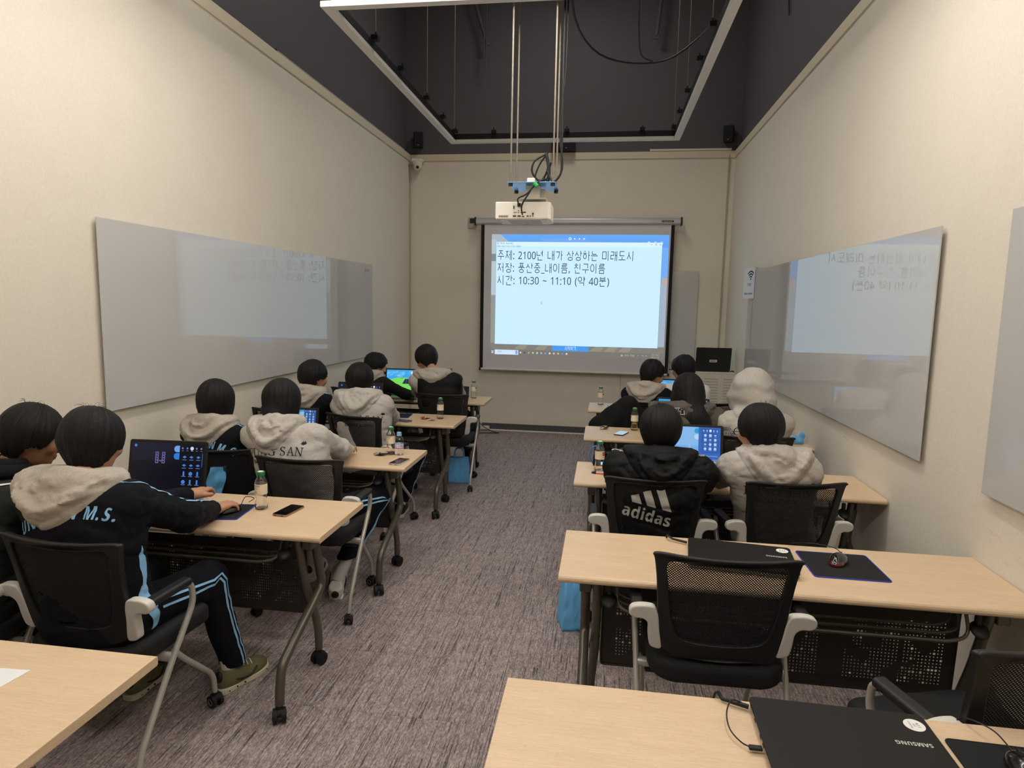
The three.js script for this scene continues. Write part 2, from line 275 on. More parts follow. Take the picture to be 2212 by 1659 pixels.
function syllable(g, ch, x, y, w, h) {
  const s = ch.charCodeAt(0) - 0xac00, L = INI[Math.floor(s / 588)], v = VOW[Math.floor((s % 588) / 28)], f = FIN[s % 28];
  const line = (pts, bx, by, bw, bh) => { g.beginPath(); pts.forEach(([a, b], i) => g[i ? 'lineTo' : 'moveTo'](x + (bx + a * bw) * w, y + (by + b * bh) * h)); g.stroke(); };
  const jamo = (k, bx, by, bw, bh) => { for (const p of JAMO[k]) {
    if (p === 'o' || p === 'h') { g.beginPath(); g.ellipse(x + (bx + bw / 2) * w, y + (by + bh * (p === 'o' ? 0.5 : 0.68)) * h, bw * w * (p === 'o' ? 0.5 : 0.42), bh * h * (p === 'o' ? 0.5 : 0.32), 0, 0, 7); g.stroke(); } else line(p, bx, by, bw, bh);
  } };
  const vh = f ? 0.56 : 0.94, horiz = 'ㅗㅜㅡㅛㅠ'.includes(v);
  if (horiz) {
    const ih = f ? 0.3 : 0.42; jamo(L === 'ㄱ' ? 'G' : L, 0.2, 0.05, 0.6, ih);
    const ly = f ? (v === 'ㅗ' ? 0.52 : v === 'ㅡ' ? 0.5 : 0.46) : v === 'ㅜ' ? 0.62 : v === 'ㅗ' ? 0.86 : 0.78;
    line([[0, 0], [1, 0]], 0.03, ly, 0.94, 0);
    if (v === 'ㅗ') line([[0, 0], [0, 1]], 0.5, ly - (f ? 0.12 : 0.26), 0, f ? 0.12 : 0.26);
    if (v === 'ㅜ') line([[0, 0], [0, 1]], 0.5, ly, 0, f ? 0.13 : 0.34);
    if (f) jamo(f, 0.2, 0.66, 0.6, 0.3);
  } else {
    const two = 'ㅐㅔ'.includes(v), iw = two ? 0.42 : 0.5; jamo(L, 0.06, 0.1, iw, (f ? 0.4 : 0.68));
    const sx = two ? 0.92 : 0.84, st = (a, b) => line([[0, 0], [0, 1]], a, b, 0, vh - b + 0.03), tick = (a, b, yy) => line([[0, 0], [1, 0]], a, yy, b, 0);
    st(sx, 0.02);
    if (v === 'ㅐ') { st(0.7, 0.05); tick(0.7, 0.22, vh * 0.48); }
    if (v === 'ㅔ') { st(0.72, 0.05); tick(0.55, 0.17, vh * 0.48); }
    if (v === 'ㅏ') tick(sx, 0.18, vh * 0.48);
    if (v === 'ㅓ') tick(sx - 0.2, 0.2, vh * 0.48);
    if (v === 'ㅑ') { tick(sx, 0.18, vh * 0.36); tick(sx, 0.18, vh * 0.62); }
    if (v === 'ㅕ') { tick(sx - 0.2, 0.2, vh * 0.36); tick(sx - 0.2, 0.2, vh * 0.62); }
    if (f) jamo(f, 0.22, 0.66, 0.62, 0.3);
  }
}
function mixedText(g, text, x, y, size, width, color, weight = 0.065) {   // y is the top of the line; the line is fitted to width
  const hangul = (c) => c.charCodeAt(0) >= 0xac00; g.font = `${size * 0.98}px sans-serif`;
  const adv = [...text].map((c) => (hangul(c) ? size * 0.94 : c === ' ' ? size * 0.36 : g.measureText(c).width)), total = adv.reduce((a, b) => a + b, 0), k = width ? width / total : 1;
  g.save(); g.translate(x, y); g.scale(k, 1); g.fillStyle = g.strokeStyle = color; g.lineWidth = size * weight; g.lineCap = 'butt'; g.lineJoin = 'miter'; g.textBaseline = 'alphabetic';
  let p = 0; [...text].forEach((c, i) => { if (hangul(c)) syllable(g, c, p + size * 0.05, size * 0.02, size * 0.82, size * 0.96); else g.fillText(c, p, size * 0.86); p += adv[i]; });
  g.restore(); return total * k;
}
// ------------------------------------------------------------------ projection screen
{
  const Z = ZB + 0.12, t = thing('projection_screen', 'pull-down projection screen showing a note window of three Korean lines', 'screen', [-0.405, 0, Z]), X = (x) => x + 0.405;
  const caseGeo = (() => { const g = extrude(rrect(0.088, 0.09, 0.03, 5), 2.6, 0.002); return g.rotateY(Math.PI / 2); })();
  part(t, 'housing', 'silver roller housing', caseGeo.translate(0, 2.768, -0.02), mat.alu);
  for (const s of [-1, 1]) part(t, 'end_cap', 'black housing end cap', rbox(0.022, 0.1, 0.1, s * 1.305, 2.77, -0.02, 0.006), mat.black);
  const namePlate = part(t, 'name_plate', 'small black maker plate on the housing', rbox(0.15, 0.022, 0.002, X(0.73), 2.768, 0.0255, 0.0006), M(0xffffff, 0.5, { map: canvasTex(256, 32, (g, w, h) => { g.fillStyle = '#1c1a14'; g.fillRect(0, 0, w, h); g.fillStyle = '#d9cf9c'; for (let i = 0; i < 16; i++) g.fillRect(46 + i * 11, 10 + (i % 3), i % 4 ? 7 : 3, 13); g.beginPath(); g.moveTo(10, 26); g.lineTo(30, 26); g.lineTo(20, 6); g.fill(); }) }));
  part(t, 'fabric', 'matte grey screen fabric', rbox(2.37, 1.9, 0.002, X(-0.403), 1.795, 0, 0.0008), M(0xd6d3d8, 0.9));
  for (const [x0, x1] of [[-1.632, -1.588], [0.78, 0.822]]) part(t, 'black_border', 'black masking border', rbox(x1 - x0, 1.88, 0.0025, X((x0 + x1) / 2), 1.79, 0, 0.0008), mat.blackSoft);
  part(t, 'bottom_bar', 'white weight bar', sweep([V(-1.24, 0.847, 0.004), V(1.225, 0.847, 0.004)], 0.014, 12), mat.offWhite);
  for (const s of [-1, 1]) part(t, 'bar_cap', 'black bar end', sweep([V(s * 1.225 - 0.006, 0.847, 0.004), V(s * 1.225 + 0.02, 0.847, 0.004)], 0.018, 12), mat.black);
  const picture = canvasTex(2048, 1416, (g, w, h) => {
    const sky = g.createLinearGradient(0, 0, 0, h * 0.12); sky.addColorStop(0, '#66a6f0'); sky.addColorStop(1, '#5d9cf0'); g.fillStyle = sky; g.fillRect(0, 0, w, h);
    g.fillStyle = '#8fbdf2'; for (let i = 0; i < 9; i++) { g.beginPath(); g.ellipse(w * (0.3 + 0.03 * i), h * 0.045, 60, 12, 0.2, 0, 7); g.globalAlpha = 0.25; g.fill(); } g.globalAlpha = 1;
    g.fillStyle = '#a9b6bd'; g.beginPath(); g.moveTo(0, 0); g.lineTo(w * 0.05, 0); g.lineTo(w * 0.1, h * 0.06); g.lineTo(0, h * 0.06); g.fill();
    g.fillStyle = '#b6c2c9'; g.fillRect(0, h * 0.04, w * 0.03, h * 0.5); g.fillStyle = '#7d8a92'; g.fillRect(0, h * 0.16, w * 0.03, h * 0.06); g.fillStyle = '#8f948f'; g.fillRect(0, h * 0.5, w * 0.03, h * 0.4);
    g.fillStyle = '#72aaf0'; g.fillRect(w * 0.96, h * 0.1, w * 0.04, h * 0.28); g.fillStyle = '#9fb0c0'; g.fillRect(w * 0.96, h * 0.38, w * 0.04, h * 0.52); g.fillStyle = '#b7a9a0'; g.fillRect(w * 0.97, h * 0.34, w * 0.03, h * 0.06);
    g.fillStyle = '#7f7c74'; g.fillRect(0, h * 0.9, w, h * 0.1); g.fillStyle = '#918d80'; for (const k of [0.18, 0.3, 0.62, 0.7, 0.78]) { g.beginPath(); g.moveTo(w * k, h * 0.9); g.lineTo(w * (k + 0.05), h * 0.9); g.lineTo(w * (k + 0.02), h * 0.95); g.lineTo(w * (k - 0.04), h * 0.95); g.fill(); }
    for (let i = 0; i < 4; i++) { g.beginPath(); g.arc(w * (0.45 + 0.0265 * i), h * 0.034, i ? 8 : 12, 0, 7); if (i) { g.fillStyle = '#e8fff6'; g.fill(); } else { g.strokeStyle = '#e8fff6'; g.lineWidth = 7; g.stroke(); } }
    g.fillStyle = '#dceefc'; g.beginPath(); g.arc(w * 0.89, h * 0.07, 24, 0, 7); g.fill(); g.strokeStyle = '#dceefc'; g.lineWidth = 6; g.beginPath(); g.arc(w * 0.925, h * 0.066, 16, 0, 7); g.stroke(); g.beginPath(); g.arc(w * 0.958, h * 0.066, 16, -0.9, 4); g.stroke(); g.fillStyle = '#dceefc'; g.fillRect(w * 0.958 - 3, h * 0.05, 6, 22);
    g.fillStyle = '#c9ebff'; g.fillRect(w * 0.026, h * 0.06, w * 0.938, h * 0.85);
    g.fillStyle = '#d6f2ff'; g.fillRect(w * 0.026, h * 0.06, w * 0.938, h * 0.038);
    g.strokeStyle = '#5a7cae'; g.lineWidth = 2; g.strokeRect(w * 0.026, h * 0.06, w * 0.938, h * 0.85);
    g.strokeStyle = '#6d8fc4'; g.lineWidth = 4; g.beginPath(); g.arc(w * 0.037, h * 0.075, 10, 0, 7); g.stroke();
    mixedText(g, '제목 없음 - Windows 메모장', w * 0.05, h * 0.066, 22, w * 0.075, '#5b6b80', 0.08);
    mixedText(g, '파일(F) 편집(E) 서식(O) 보기(V) 도움말(H)', w * 0.03, h * 0.09, 20, w * 0.14, '#5b6b80', 0.08);
    g.strokeStyle = '#5b6b80'; g.lineWidth = 2.5; g.strokeRect(w * 0.926, h * 0.072, 14, 14); g.beginPath(); g.moveTo(w * 0.9, h * 0.078); g.lineTo(w * 0.91, h * 0.078); g.moveTo(w * 0.95, h * 0.073); g.lineTo(w * 0.957, h * 0.083); g.moveTo(w * 0.957, h * 0.073); g.lineTo(w * 0.95, h * 0.083); g.stroke();
    const S = h * 0.086;
    mixedText(g, '주제: 2100년 내가 상상하는 미래도시', w * 0.032, h * 0.127, S, w * 0.782, '#2a3646');
    mixedText(g, '저장: 풍산중_내이름, 친구이름', w * 0.032, h * 0.23, S, w * 0.625, '#2a3646');
    mixedText(g, '시간: 10:30 ~ 11:10 (약 40분)', w * 0.032, h * 0.333, S, w * 0.648, '#2a3646');
    g.fillStyle = '#2a3646'; g.fillRect(w * 0.296, h * 0.55, 3, 22); g.fillRect(w * 0.2935, h * 0.55, 13, 2.5); g.fillRect(w * 0.2935, h * 0.566, 13, 2.5);
    g.fillStyle = '#4c97e6'; g.beginPath(); g.roundRect(w * 0.365, h * 0.86, w * 0.21, h * 0.112, 30); g.fill(); g.fillStyle = '#c9ebff'; g.fillRect(w * 0.34, h * 0.85, w * 0.3, h * 0.06);
    mixedText(g, '시작하기', w * 0.437, h * 0.913, h * 0.036, w * 0.068, '#e6f4ff', 0.08);
    g.fillStyle = '#77746e'; g.fillRect(0, h * 0.955, w, h * 0.045);
    g.fillStyle = '#cfe2fa'; g.fillRect(w * 0.027, h * 0.957, w * 0.14, h * 0.04); g.fillStyle = '#7ba3dd'; g.fillRect(w * 0.15, h * 0.96, w * 0.012, h * 0.032);
    mixedText(g, '찾기', w * 0.045, h * 0.965, 26, 0, '#7a8494', 0.09);
    g.fillStyle = '#dfe8f4'; g.fillRect(w * 0.008, h * 0.967, 10, 12); g.fillRect(w * 0.0145, h * 0.967, 10, 12); g.fillRect(w * 0.008, h * 0.979, 10, 12); g.fillRect(w * 0.0145, h * 0.979, 10, 12);
    ['#c9d3dd', '#555', '#c99a86', '#c8c49a', '#b7d2c6', '#9dbad6', '#6f9be6', '#d4e6f2', '#c9c4c4', '#dcc07c', '#5f95ea', '#d4dde4'].forEach((c, i) => { g.fillStyle = c; g.beginPath(); g.arc(w * (0.18 + 0.0245 * i), h * 0.977, 11, 0, 7); g.fill(); });
    g.fillStyle = '#d9b070'; g.beginPath(); g.arc(w * 0.765, h * 0.977, 11, 0, 7); g.fill();
    mixedText(g, '10°C 흐림   ^ ㅁ 가  A', w * 0.777, h * 0.967, 22, w * 0.13, '#c9c6c0', 0.08); mixedText(g, '오전 10:31', w * 0.93, h * 0.958, 20, w * 0.045, '#c9c6c0', 0.08); mixedText(g, '2023-11-30', w * 0.93, h * 0.979, 18, w * 0.045, '#c9c6c0', 0.08);
  });
  const gw = 2.252, gh = 1.563, gx = X(-0.364), gy = 1.823;
  part(t, 'projected_display', 'bright projected desktop picture', new THREE.PlaneGeometry(gw, gh).translate(gx, gy, 0.0022), M(0x101010, 0.9, { emissive: 0xffffff, emissiveMap: picture, emissiveIntensity: SCREEN_GLOW }));
  const l = new THREE.RectAreaLight(new THREE.Color(0.62, 0.82, 1.0), SCREEN_LIGHT, gw, gh); l.position.set(gx, gy, 0.01); l.rotation.y = Math.PI; t.add(l);
}
// ------------------------------------------------------------------ pendant light frames
function pendantFrame(x0, x1, z0, z1, lit, label) {   // z0 far, z1 near
  const y = 3.4, t = thing('pendant_light_frame', label, 'light', [(x0 + x1) / 2, y, (z0 + z1) / 2]), w = x1 - x0, d = z1 - z0, B = 0.058;
  const black = P(0x101010, 0.45, { metalness: 0.2 }), dif = P(0xd9d7d2, 0.5, lit ? { emissive: LAMP_COLOR, emissiveIntensity: LAMP_GLOW } : {});
  for (const s of [-1, 1]) {
    obj('rail', rbox(0.04, 0.055, d, s * (w / 2 - B / 2 - 0.012), 0.062, 0, 0.003), black, t);
    obj('rail', rbox(w, 0.055, 0.04, 0, 0.062, s * (d / 2 - B / 2 - 0.012), 0.003), black, t);
    obj('diffuser', rbox(B, 0.034, d, s * (w / 2 - B / 2), 0.017, 0, 0.004), dif, t);
    obj('diffuser', rbox(w - 2 * B, 0.034, B, 0, 0.017, s * (d / 2 - B / 2), 0.004), dif, t);
    for (const k of [-0.46, -0.3, -0.12, 0.1, 0.28, 0.44]) {
      const b = obj('bracket', [rbox(0.05, 0.035, 0.05, s * (w / 2 - 0.075), 0.1, k * d, 0.004), cyl(0.006, 0.006, 0.03, s * (w / 2 - 0.08), 0.125, k * d, 8)], black, t);
    }
    for (const k of [-0.3, 0.02, 0.34]) { obj('bracket', [rbox(0.05, 0.035, 0.05, k * w, 0.1, s * (d / 2 - 0.075), 0.004), cyl(0.006, 0.006, 0.03, k * w, 0.125, s * (d / 2 - 0.08), 8)], black, t); }
    for (const k of [-0.44, -0.12, 0.28]) obj('suspension_wire', sweep([V(s * (w / 2 - 0.08), 0.12, k * d), V(s * (w / 2 - 0.08), YC - y, k * d)], 0.004, 6), mat.rod, t);
    if (lit) for (const [lw, ld, lx, lz] of [[B, d, s * (w / 2 - B / 2), 0], [w - 2 * B, B, 0, s * (d / 2 - B / 2)]]) {
      const l = new THREE.RectAreaLight(LAMP_COLOR, LAMP_DOWN, lw, ld); l.position.set(lx, -0.004, lz); l.rotation.x = -Math.PI / 2; t.add(l);
    }
  }
  return t;
}
pendantFrame(-1.703, 0.69, -7.0, -3.77, false, 'rectangular pendant light frame, switched off, hanging over the front rows');
pendantFrame(-1.703, 0.69, -3.62, -0.3, true, 'rectangular pendant light frame, switched on, hanging over the rear rows');
for (const [z, label] of [[-4.6, 'added unseen fill light panel high above the middle rows, out of the picture'], [-6.9, 'added unseen fill light panel high above the front rows, out of the picture']]) {
  const t = thing('added_fill_panel', label, 'light', [-0.55, YC, z]), C = new THREE.Color(1.0, 0.95, 0.88);  // unseen panels added to brighten the front half of the room
  obj('housing', rbox(0.62, 0.05, 0.62, 0, -0.025, 0, 0.006), mat.white, t); obj('diffuser', rbox(0.58, 0.01, 0.58, 0, -0.052, 0, 0.003), P(0xe8e6e0, 0.5, { emissive: C, emissiveIntensity: 3 }), t);
  const l = new THREE.RectAreaLight(C, FILL_PANEL, 0.58, 0.58); l.position.set(0, -0.062, 0); l.rotation.x = -Math.PI / 2; t.add(l);
}
// ------------------------------------------------------------------ projector on its hanger
{
  const t = thing('projector_hanger', 'steel plate coloured with blue screen spill on four long rods that carries the white projector', 'mount', [-0.455, 2.42, -4.0]);
  obj('plate', rbox(0.285, 0.006, 0.29, 0, 0, 0, 0.002), P(0x6aa3d8, 0.35, { metalness: 0.5 }), t);  // blue spill from the screen is put into the plate colour
  for (const [x, z] of [[-0.125, 0.125], [0.125, 0.125], [-0.125, -0.125], [0.125, -0.125]]) {
    const r = obj('rod', sweep([V(x, -0.012, z), V(x, YC - 2.42, z)], 0.0055, 8), mat.rod, t);
    obj('nut', cyl(0.013, 0.013, 0.018, x, -0.01, z, 8), mat.black, t);
  }
  obj('bracket', [rbox(0.085, 0.075, 0.05, 0.0, -0.04, 0.03, 0.004), rbox(0.16, 0.008, 0.12, 0.0, -0.078, 0, 0.003), rbox(0.04, 0.06, 0.05, 0.05, -0.045, -0.02, 0.004)], mat.offWhite, t);
  part(t, 'adapter', 'small white power adapter lying on the plate', rbox(0.05, 0.035, 0.04, -0.01, 0.02, 0.06, 0.006), mat.white);
}
{
  const t = thing('projector', 'white ceiling projector with a rear panel of sockets', 'projector', [-0.515, 2.222, -4.09]), w = 0.335, h = 0.104, d = 0.26;
  const g = extrude([[-w / 2, -d / 2], [w / 2 - 0.03, -d / 2], [w / 2, -d / 2 + 0.03], [w / 2, d / 2 - 0.02], [w / 2 - 0.012, d / 2], [-w / 2, d / 2]].map(([x, y]) => [x, -y]), h, 0.007, [], 3).rotateX(-Math.PI / 2).translate(0, h / 2, 0);
  obj('body', g, P(0xf6f1e6, 0.42), t);
  part(t, 'lens', 'dark lens', cyl(0.035, 0.035, 0.03, 0, 0, 0, 24).rotateX(Math.PI / 2).translate(-0.08, 0.05, -d / 2 - 0.01), mat.black);
  obj('socket_panel', rbox(0.215, 0.09, 0.003, 0.045, 0.052, d / 2 + 0.0008, 0.001), P(0xefe9dc, 0.5), t);
  const zz = d / 2 + 0.004;
  for (const [x, y, w2, h2] of [[-0.05, 0.018, 0.02, 0.008], [-0.022, 0.018, 0.02, 0.008], [0.003, 0.016, 0.014, 0.007], [0.03, 0.018, 0.014, 0.006], [0.047, 0.018, 0.006, 0.007], [0.062, 0.032, 0.01, 0.012], [0.062, 0.019, 0.008, 0.006], [0.01, 0.04, 0.018, 0.007], [-0.055, 0.07, 0.006, 0.02]]) obj('socket', rbox(w2, h2, 0.003, x, y, zz, 0.001), mat.black, t);
  for (const [x, y] of [[-0.052, 0.04], [-0.042, 0.04], [-0.026, 0.05], [-0.026, 0.038], [-0.01, 0.06], [-0.01, 0.05], [-0.01, 0.04]]) obj('jack', cyl(0.003, 0.003, 0.004, 0, 0, 0, 10).rotateX(Math.PI / 2).translate(x, y, zz), M(0x6b3a20, 0.5), t);
  part(t, 'mains_socket', 'black mains socket with plug', rbox(0.02, 0.02, 0.022, -0.022, 0.083, zz + 0.006, 0.003), mat.black);
  for (let k = 0; k < 9; k++) obj('vent_slot', rbox(0.0035, 0.011, 0.002, -0.145 + k * 0.0065, 0.017, zz - 0.003, 0.0006), mat.black, t);
  obj('underside_panel', rbox(0.2, 0.003, 0.18, 0, 0.0005, -0.01, 0.001), P(0xcdc9c0, 0.5), t);
  for (const [x, z] of [[-0.13, 0.1], [0.13, 0.1], [0, -0.1]]) obj('foot', cyl(0.012, 0.014, 0.01, x, -0.004, z, 12), mat.offWhite, t);
  const c = thing('projector_cable_bundle', 'black cables looping down the rods into the projector, tied with green tape', 'cable', [-0.3, 2.4, -3.9]);
  const p = (x, y, z) => [x + 0.3, y - 2.4, z + 3.9];
  obj('cable', wire([p(-0.29, 3.75, -3.95), p(-0.292, 3.1, -3.93), p(-0.285, 2.6, -3.9), p(-0.29, 2.47, -3.9), p(-0.33, 2.43, -3.9), p(-0.37, 2.5, -3.93)], 0.006, 8), mat.cable, c);
  obj('cable', wire([p(-0.275, 3.75, -3.95), p(-0.278, 3.1, -3.95), p(-0.3, 2.7, -3.93), p(-0.28, 2.5, -3.9), p(-0.31, 2.44, -3.9)], 0.005, 8), mat.cable, c);
  obj('cable_loop', [wire([p(-0.38, 2.6, -3.95), p(-0.45, 2.55, -3.93), p(-0.46, 2.49, -3.93), p(-0.41, 2.44, -3.93), p(-0.37, 2.5, -3.93), p(-0.37, 2.58, -3.94)], 0.006), wire([p(-0.37, 2.61, -3.96), p(-0.42, 2.54, -3.96), p(-0.44, 2.46, -3.95), p(-0.38, 2.45, -3.95), p(-0.35, 2.55, -3.95)], 0.005), wire([p(-0.38, 2.6, -3.94), p(-0.36, 2.5, -3.93), p(-0.365, 2.43, -3.93)], 0.011)], mat.cable, c);
  obj('mains_lead', wire([p(-0.38, 2.45, -3.9), p(-0.43, 2.40, -3.84), p(-0.48, 2.35, -3.84), p(-0.535, 2.33, -3.88), p(-0.538, 2.305, -3.945)], 0.0045), mat.cable, c);
  obj('video_lead', wire([p(-0.38, 2.45, -3.9), p(-0.435, 2.4, -3.83), p(-0.46, 2.36, -3.83), p(-0.51, 2.29, -3.87), p(-0.514, 2.245, -3.93)], 0.0045), mat.cable, c);
  part(c, 'tape', 'green tape wrap', T(cyl(0.014, 0.014, 0.028, 0, 0, 0, 10), ...p(-0.428, 2.402, -3.835), 0, 0, 0.8), M(0x2fae5e, 0.5));
}
// ------------------------------------------------------------------ speakers, camera, ducts and cables high on the walls
function speaker(x, y, z, turn, wide, label) {
  const t = thing('wall_speaker', label, 'speaker', [x, y, z], turn), [w, h] = wide ? [0.3, 0.125] : [0.12, 0.185];
  obj('cabinet', rbox(w, h, 0.12, 0, 0, 0.075, 0.012, 3), mat.black, t);
  obj('grille', rbox(w - 0.014, h - 0.014, 0.006, 0, 0, 0.136, 0.003), mat.blackSoft, t);
  obj('bracket', rbox(0.04, 0.05, 0.03, 0, 0, 0.008, 0.003), mat.steelDark, t);
  part(t, 'badge', 'small silver badge', rbox(0.02, 0.005, 0.002, wide ? 0.04 : 0, -h / 2 + 0.02, 0.14, 0.0006), mat.alu);
}
speaker(-2.515, 3.81, ZB - 0.015, 0.25, false, 'black wall speaker in the left corner above the dome camera');
speaker(1.435, 3.82, ZB - 0.015, -0.25, false, 'black wall speaker in the right corner under the ceiling');
speaker(-0.6, 3.715, ZB - 0.015, 0, true, 'wide black centre speaker behind the projector rods');
{
  const t = thing('dome_camera', 'white dome security camera at the top of the left corner', 'camera', [-2.505, 3.5, ZB]);
  obj('mount', [rbox(0.15, 0.05, 0.13, 0, 0.045, 0.065, 0.02, 3), cyl(0.062, 0.058, 0.05, 0.01, 0.005, 0.085, 24)], mat.white, t);
  obj('dome', new THREE.SphereGeometry(0.055, 24, 16).translate(0.01, -0.03, 0.085), mat.white, t);
  part(t, 'lens', 'black lens', T(cyl(0.018, 0.02, 0.02, 0, 0, 0, 18).rotateX(Math.PI / 2), 0.02, -0.045, 0.133, 0.3), P(0x050505, 0.1));
  const r = thing('screen_controller', 'grey wall controller with a dark display beside the screen housing', 'controller', [-1.773, 2.757, ZB]);
  obj('case', rbox(0.1, 0.14, 0.035, 0, 0, 0.0175, 0.006), P(0xa8a5a0, 0.5), r);
  part(r, 'display', 'black display', rbox(0.06, 0.06, 0.004, 0.0, 0.028, 0.036, 0.002), P(0x08090c, 0.15));
  obj('button', rbox(0.02, 0.012, 0.004, 0, -0.03, 0.036, 0.002), mat.offWhite, r);
  const d1 = thing('cable_duct', 'thin light cable duct along the dark wall above the left cream wall', 'duct', [XL - 0.03, YW + 0.02, -6.7]);
  obj('duct', rbox(0.02, 0.03, 3.3, 0, 0, 0, 0.003), mat.alu, d1); obj('end_piece', rbox(0.024, 0.034, 0.02, 0, 0, 1.65, 0.003), mat.black, d1);
  const d2 = thing('cable_duct', 'thin light cable duct along the dark wall above the right cream wall', 'duct', [XR + 0.03, YW + 0.02, -5.7]);
  obj('duct', rbox(0.02, 0.03, 4.0, 0, 0, 0, 0.003), mat.alu, d2); obj('end_piece', rbox(0.024, 0.034, 0.02, 0, 0, -2.0, 0.003), mat.black, d2);
  const d3 = thing('cable_duct', 'short white cable duct over the front wall, right of the wide speaker', 'duct', [0.98, YW + 0.016, ZB + 0.005]);
  obj('duct', rbox(0.98, 0.025, 0.025, 0, 0, 0, 0.003), mat.offWhite, d3); obj('end_piece', rbox(0.012, 0.03, 0.03, -0.49, 0, 0, 0.003), mat.white, d3);
  const hb = thing('swagged_cable', 'black cable sagging between the projector rods and the right side of the light frame', 'cable', [0, 3.7, -5.0]);
  obj('cable', wire([[-0.29, 0.0, 1.0], [-0.3, 0.1, 0.7], [-0.27, 0.02, 0], [-0.1, -0.03, -0.4], [0.15, -0.06, -0.5], [0.42, -0.04, -0.5], [0.62, 0.03, -0.3], [0.68, 0.0, 0.1]], 0.008), mat.cable, hb);
  obj('drop_lead', wire([[0.19, 2.0, -0.55], [0.185, 1.0, -0.55], [0.19, 0.15, -0.55], [0.22, 0.0, -0.52], [0.3, -0.05, -0.5]], 0.006), mat.cable, hb);
  for (const [x, z, dx, lab] of [[-1.59, ZB + 0.15, -0.25, 'dark diagonal strut with a hanging rod high on the left of the front wall'], [0.49, ZB + 0.15, 0.08, 'dark diagonal strut high on the front wall, right of the projector rods']]) {
    const s = thing('ceiling_strut', lab, 'strut', [x, 4.95, z]);
    obj('strut', sweep([V(dx, YC - 4.95, 0), V(0, 0, 0)], 0.022, 8), mat.dark, s); obj('foot_plate', rbox(0.07, 0.05, 0.02, 0, -0.01, 0, 0.004), mat.dark, s);
    if (dx < 0) obj('rod', [sweep([V(0, YC - 4.95, 0.02), V(0, -0.34, 0.02)], 0.008, 6), sweep([V(-0.03, YC - 4.95, 0.02), V(-0.03, -0.28, 0.02)], 0.006, 6)], mat.dark, s);
  }
  const wl = thing('wall_lead', 'thin black lead hanging down the dark right wall', 'cable', [XR + 0.04, 5.0, -6.6]);
  obj('lead', wire([[0, 0.75, 0], [-0.004, 0.3, 0.02], [0, -0.4, 0], [0, -0.62, 0.06]], 0.007), mat.cable, wl);
  const pw = thing('wall_plug_box', 'white plug sockets at the foot of the front wall with a trailing black lead', 'socket', [-1.6, 0, ZB + 0.03]);
  obj('box', rbox(0.14, 0.05, 0.04, 0.03, 0.035, 0.01, 0.004), mat.white, pw); obj('plug', rbox(0.05, 0.09, 0.045, -0.03, 0.09, 0.012, 0.006), mat.white, pw);
  obj('lead', wire([[-0.03, 0.14, 0.03], [-0.07, 0.2, 0.03], [-0.05, 0.14, 0.06], [0.06, 0.05, 0.1], [0.2, 0.01, 0.16], [0.26, 0.009, 0.2], [0.15, 0.009, 0.23], [-0.05, 0.009, 0.27], [-0.2, 0.009, 0.3]], 0.0055), mat.cable, pw);
  const fr = thing('floor_raceway', 'white cable raceway along the foot of the front wall', 'duct', [-0.65, 0, ZB + 0.03]);
  obj('raceway', rbox(1.75, 0.016, 0.03, 0, 0.008, 0, 0.004), mat.white, fr);
  const sg = thing('wifi_notice', 'white paper notice with a wireless symbol at the far end of the right glass board', 'notice', [XR - 0.031, 1.97, -7.02], -Math.PI / 2);
  const pg = new THREE.PlaneGeometry(0.25, 0.31, 10, 2), pp = pg.attributes.position; for (let i = 0; i < pp.count; i++) pp.setZ(i, 0.055 * (0.5 - pp.getX(i) / 0.25) ** 1.3 + 0.001); pg.computeVertexNormals();
  obj('sheet', pg, M(0xffffff, 0.8, { side: THREE.DoubleSide, map: canvasTex(256, 366, (g, w, h) => { g.fillStyle = '#dfe3e8'; g.fillRect(0, 0, w, h); g.fillStyle = g.strokeStyle = '#16181c'; g.lineWidth = 16; g.lineCap = 'round'; for (const r of [30, 60, 90]) { g.beginPath(); g.arc(150, 130, r, -2.35, -0.8); g.stroke(); } g.beginPath(); g.arc(150, 132, 12, 0, 7); g.fill(); mixedText(g, '교육장', 70, 180, 40, 100, '#22252a', 0.1); g.font = 'bold 34px sans-serif'; g.fillText('best planet', 26, 318); }) }), sg);
}
// ------------------------------------------------------------------ casters
function casterParts(r, parent, name, [x, y, z], turn, ringed) {   // stem from (y + 2r) down to the floor
  const c = new THREE.Group(); c.name = name; parent.add(c); c.position.set(x, y, z); c.rotation.y = turn;
  obj('fork', [cyl(r * 0.5, r * 0.42, r * 0.7, 0, r * 2.15, 0, 12), extrude(spline2([[-r * 0.8, r * 1.5], [-r * 0.4, r * 2.05], [r * 0.5, r * 2.05], [r * 1.1, r * 1.5], [r * 1.15, r * 0.8], [r * 0.4, r * 0.9], [-r * 0.5, r * 0.95]], 20, true), r * 0.6, 0.001).rotateY(Math.PI / 2)], mat.rubber, c);
  for (const s of [-1, 1]) obj('wheel', [cyl(r, r, r * 0.55, 0, 0, 0, 20).rotateZ(Math.PI / 2).translate(s * r * 0.58, r, 0), new THREE.TorusGeometry(r * 0.55, r * 0.07, 6, 18).rotateY(Math.PI / 2).translate(s * r * 0.87, r, 0)], ringed ? [mat.rubber, mat.hub][0] : mat.rubber, c);
  if (ringed) obj('hub_ring', [-1, 1].map((s) => new THREE.TorusGeometry(r * 0.5, r * 0.1, 6, 20).rotateY(Math.PI / 2).translate(s * r * 0.88, r, 0)), mat.hub, c);
  return c;
}
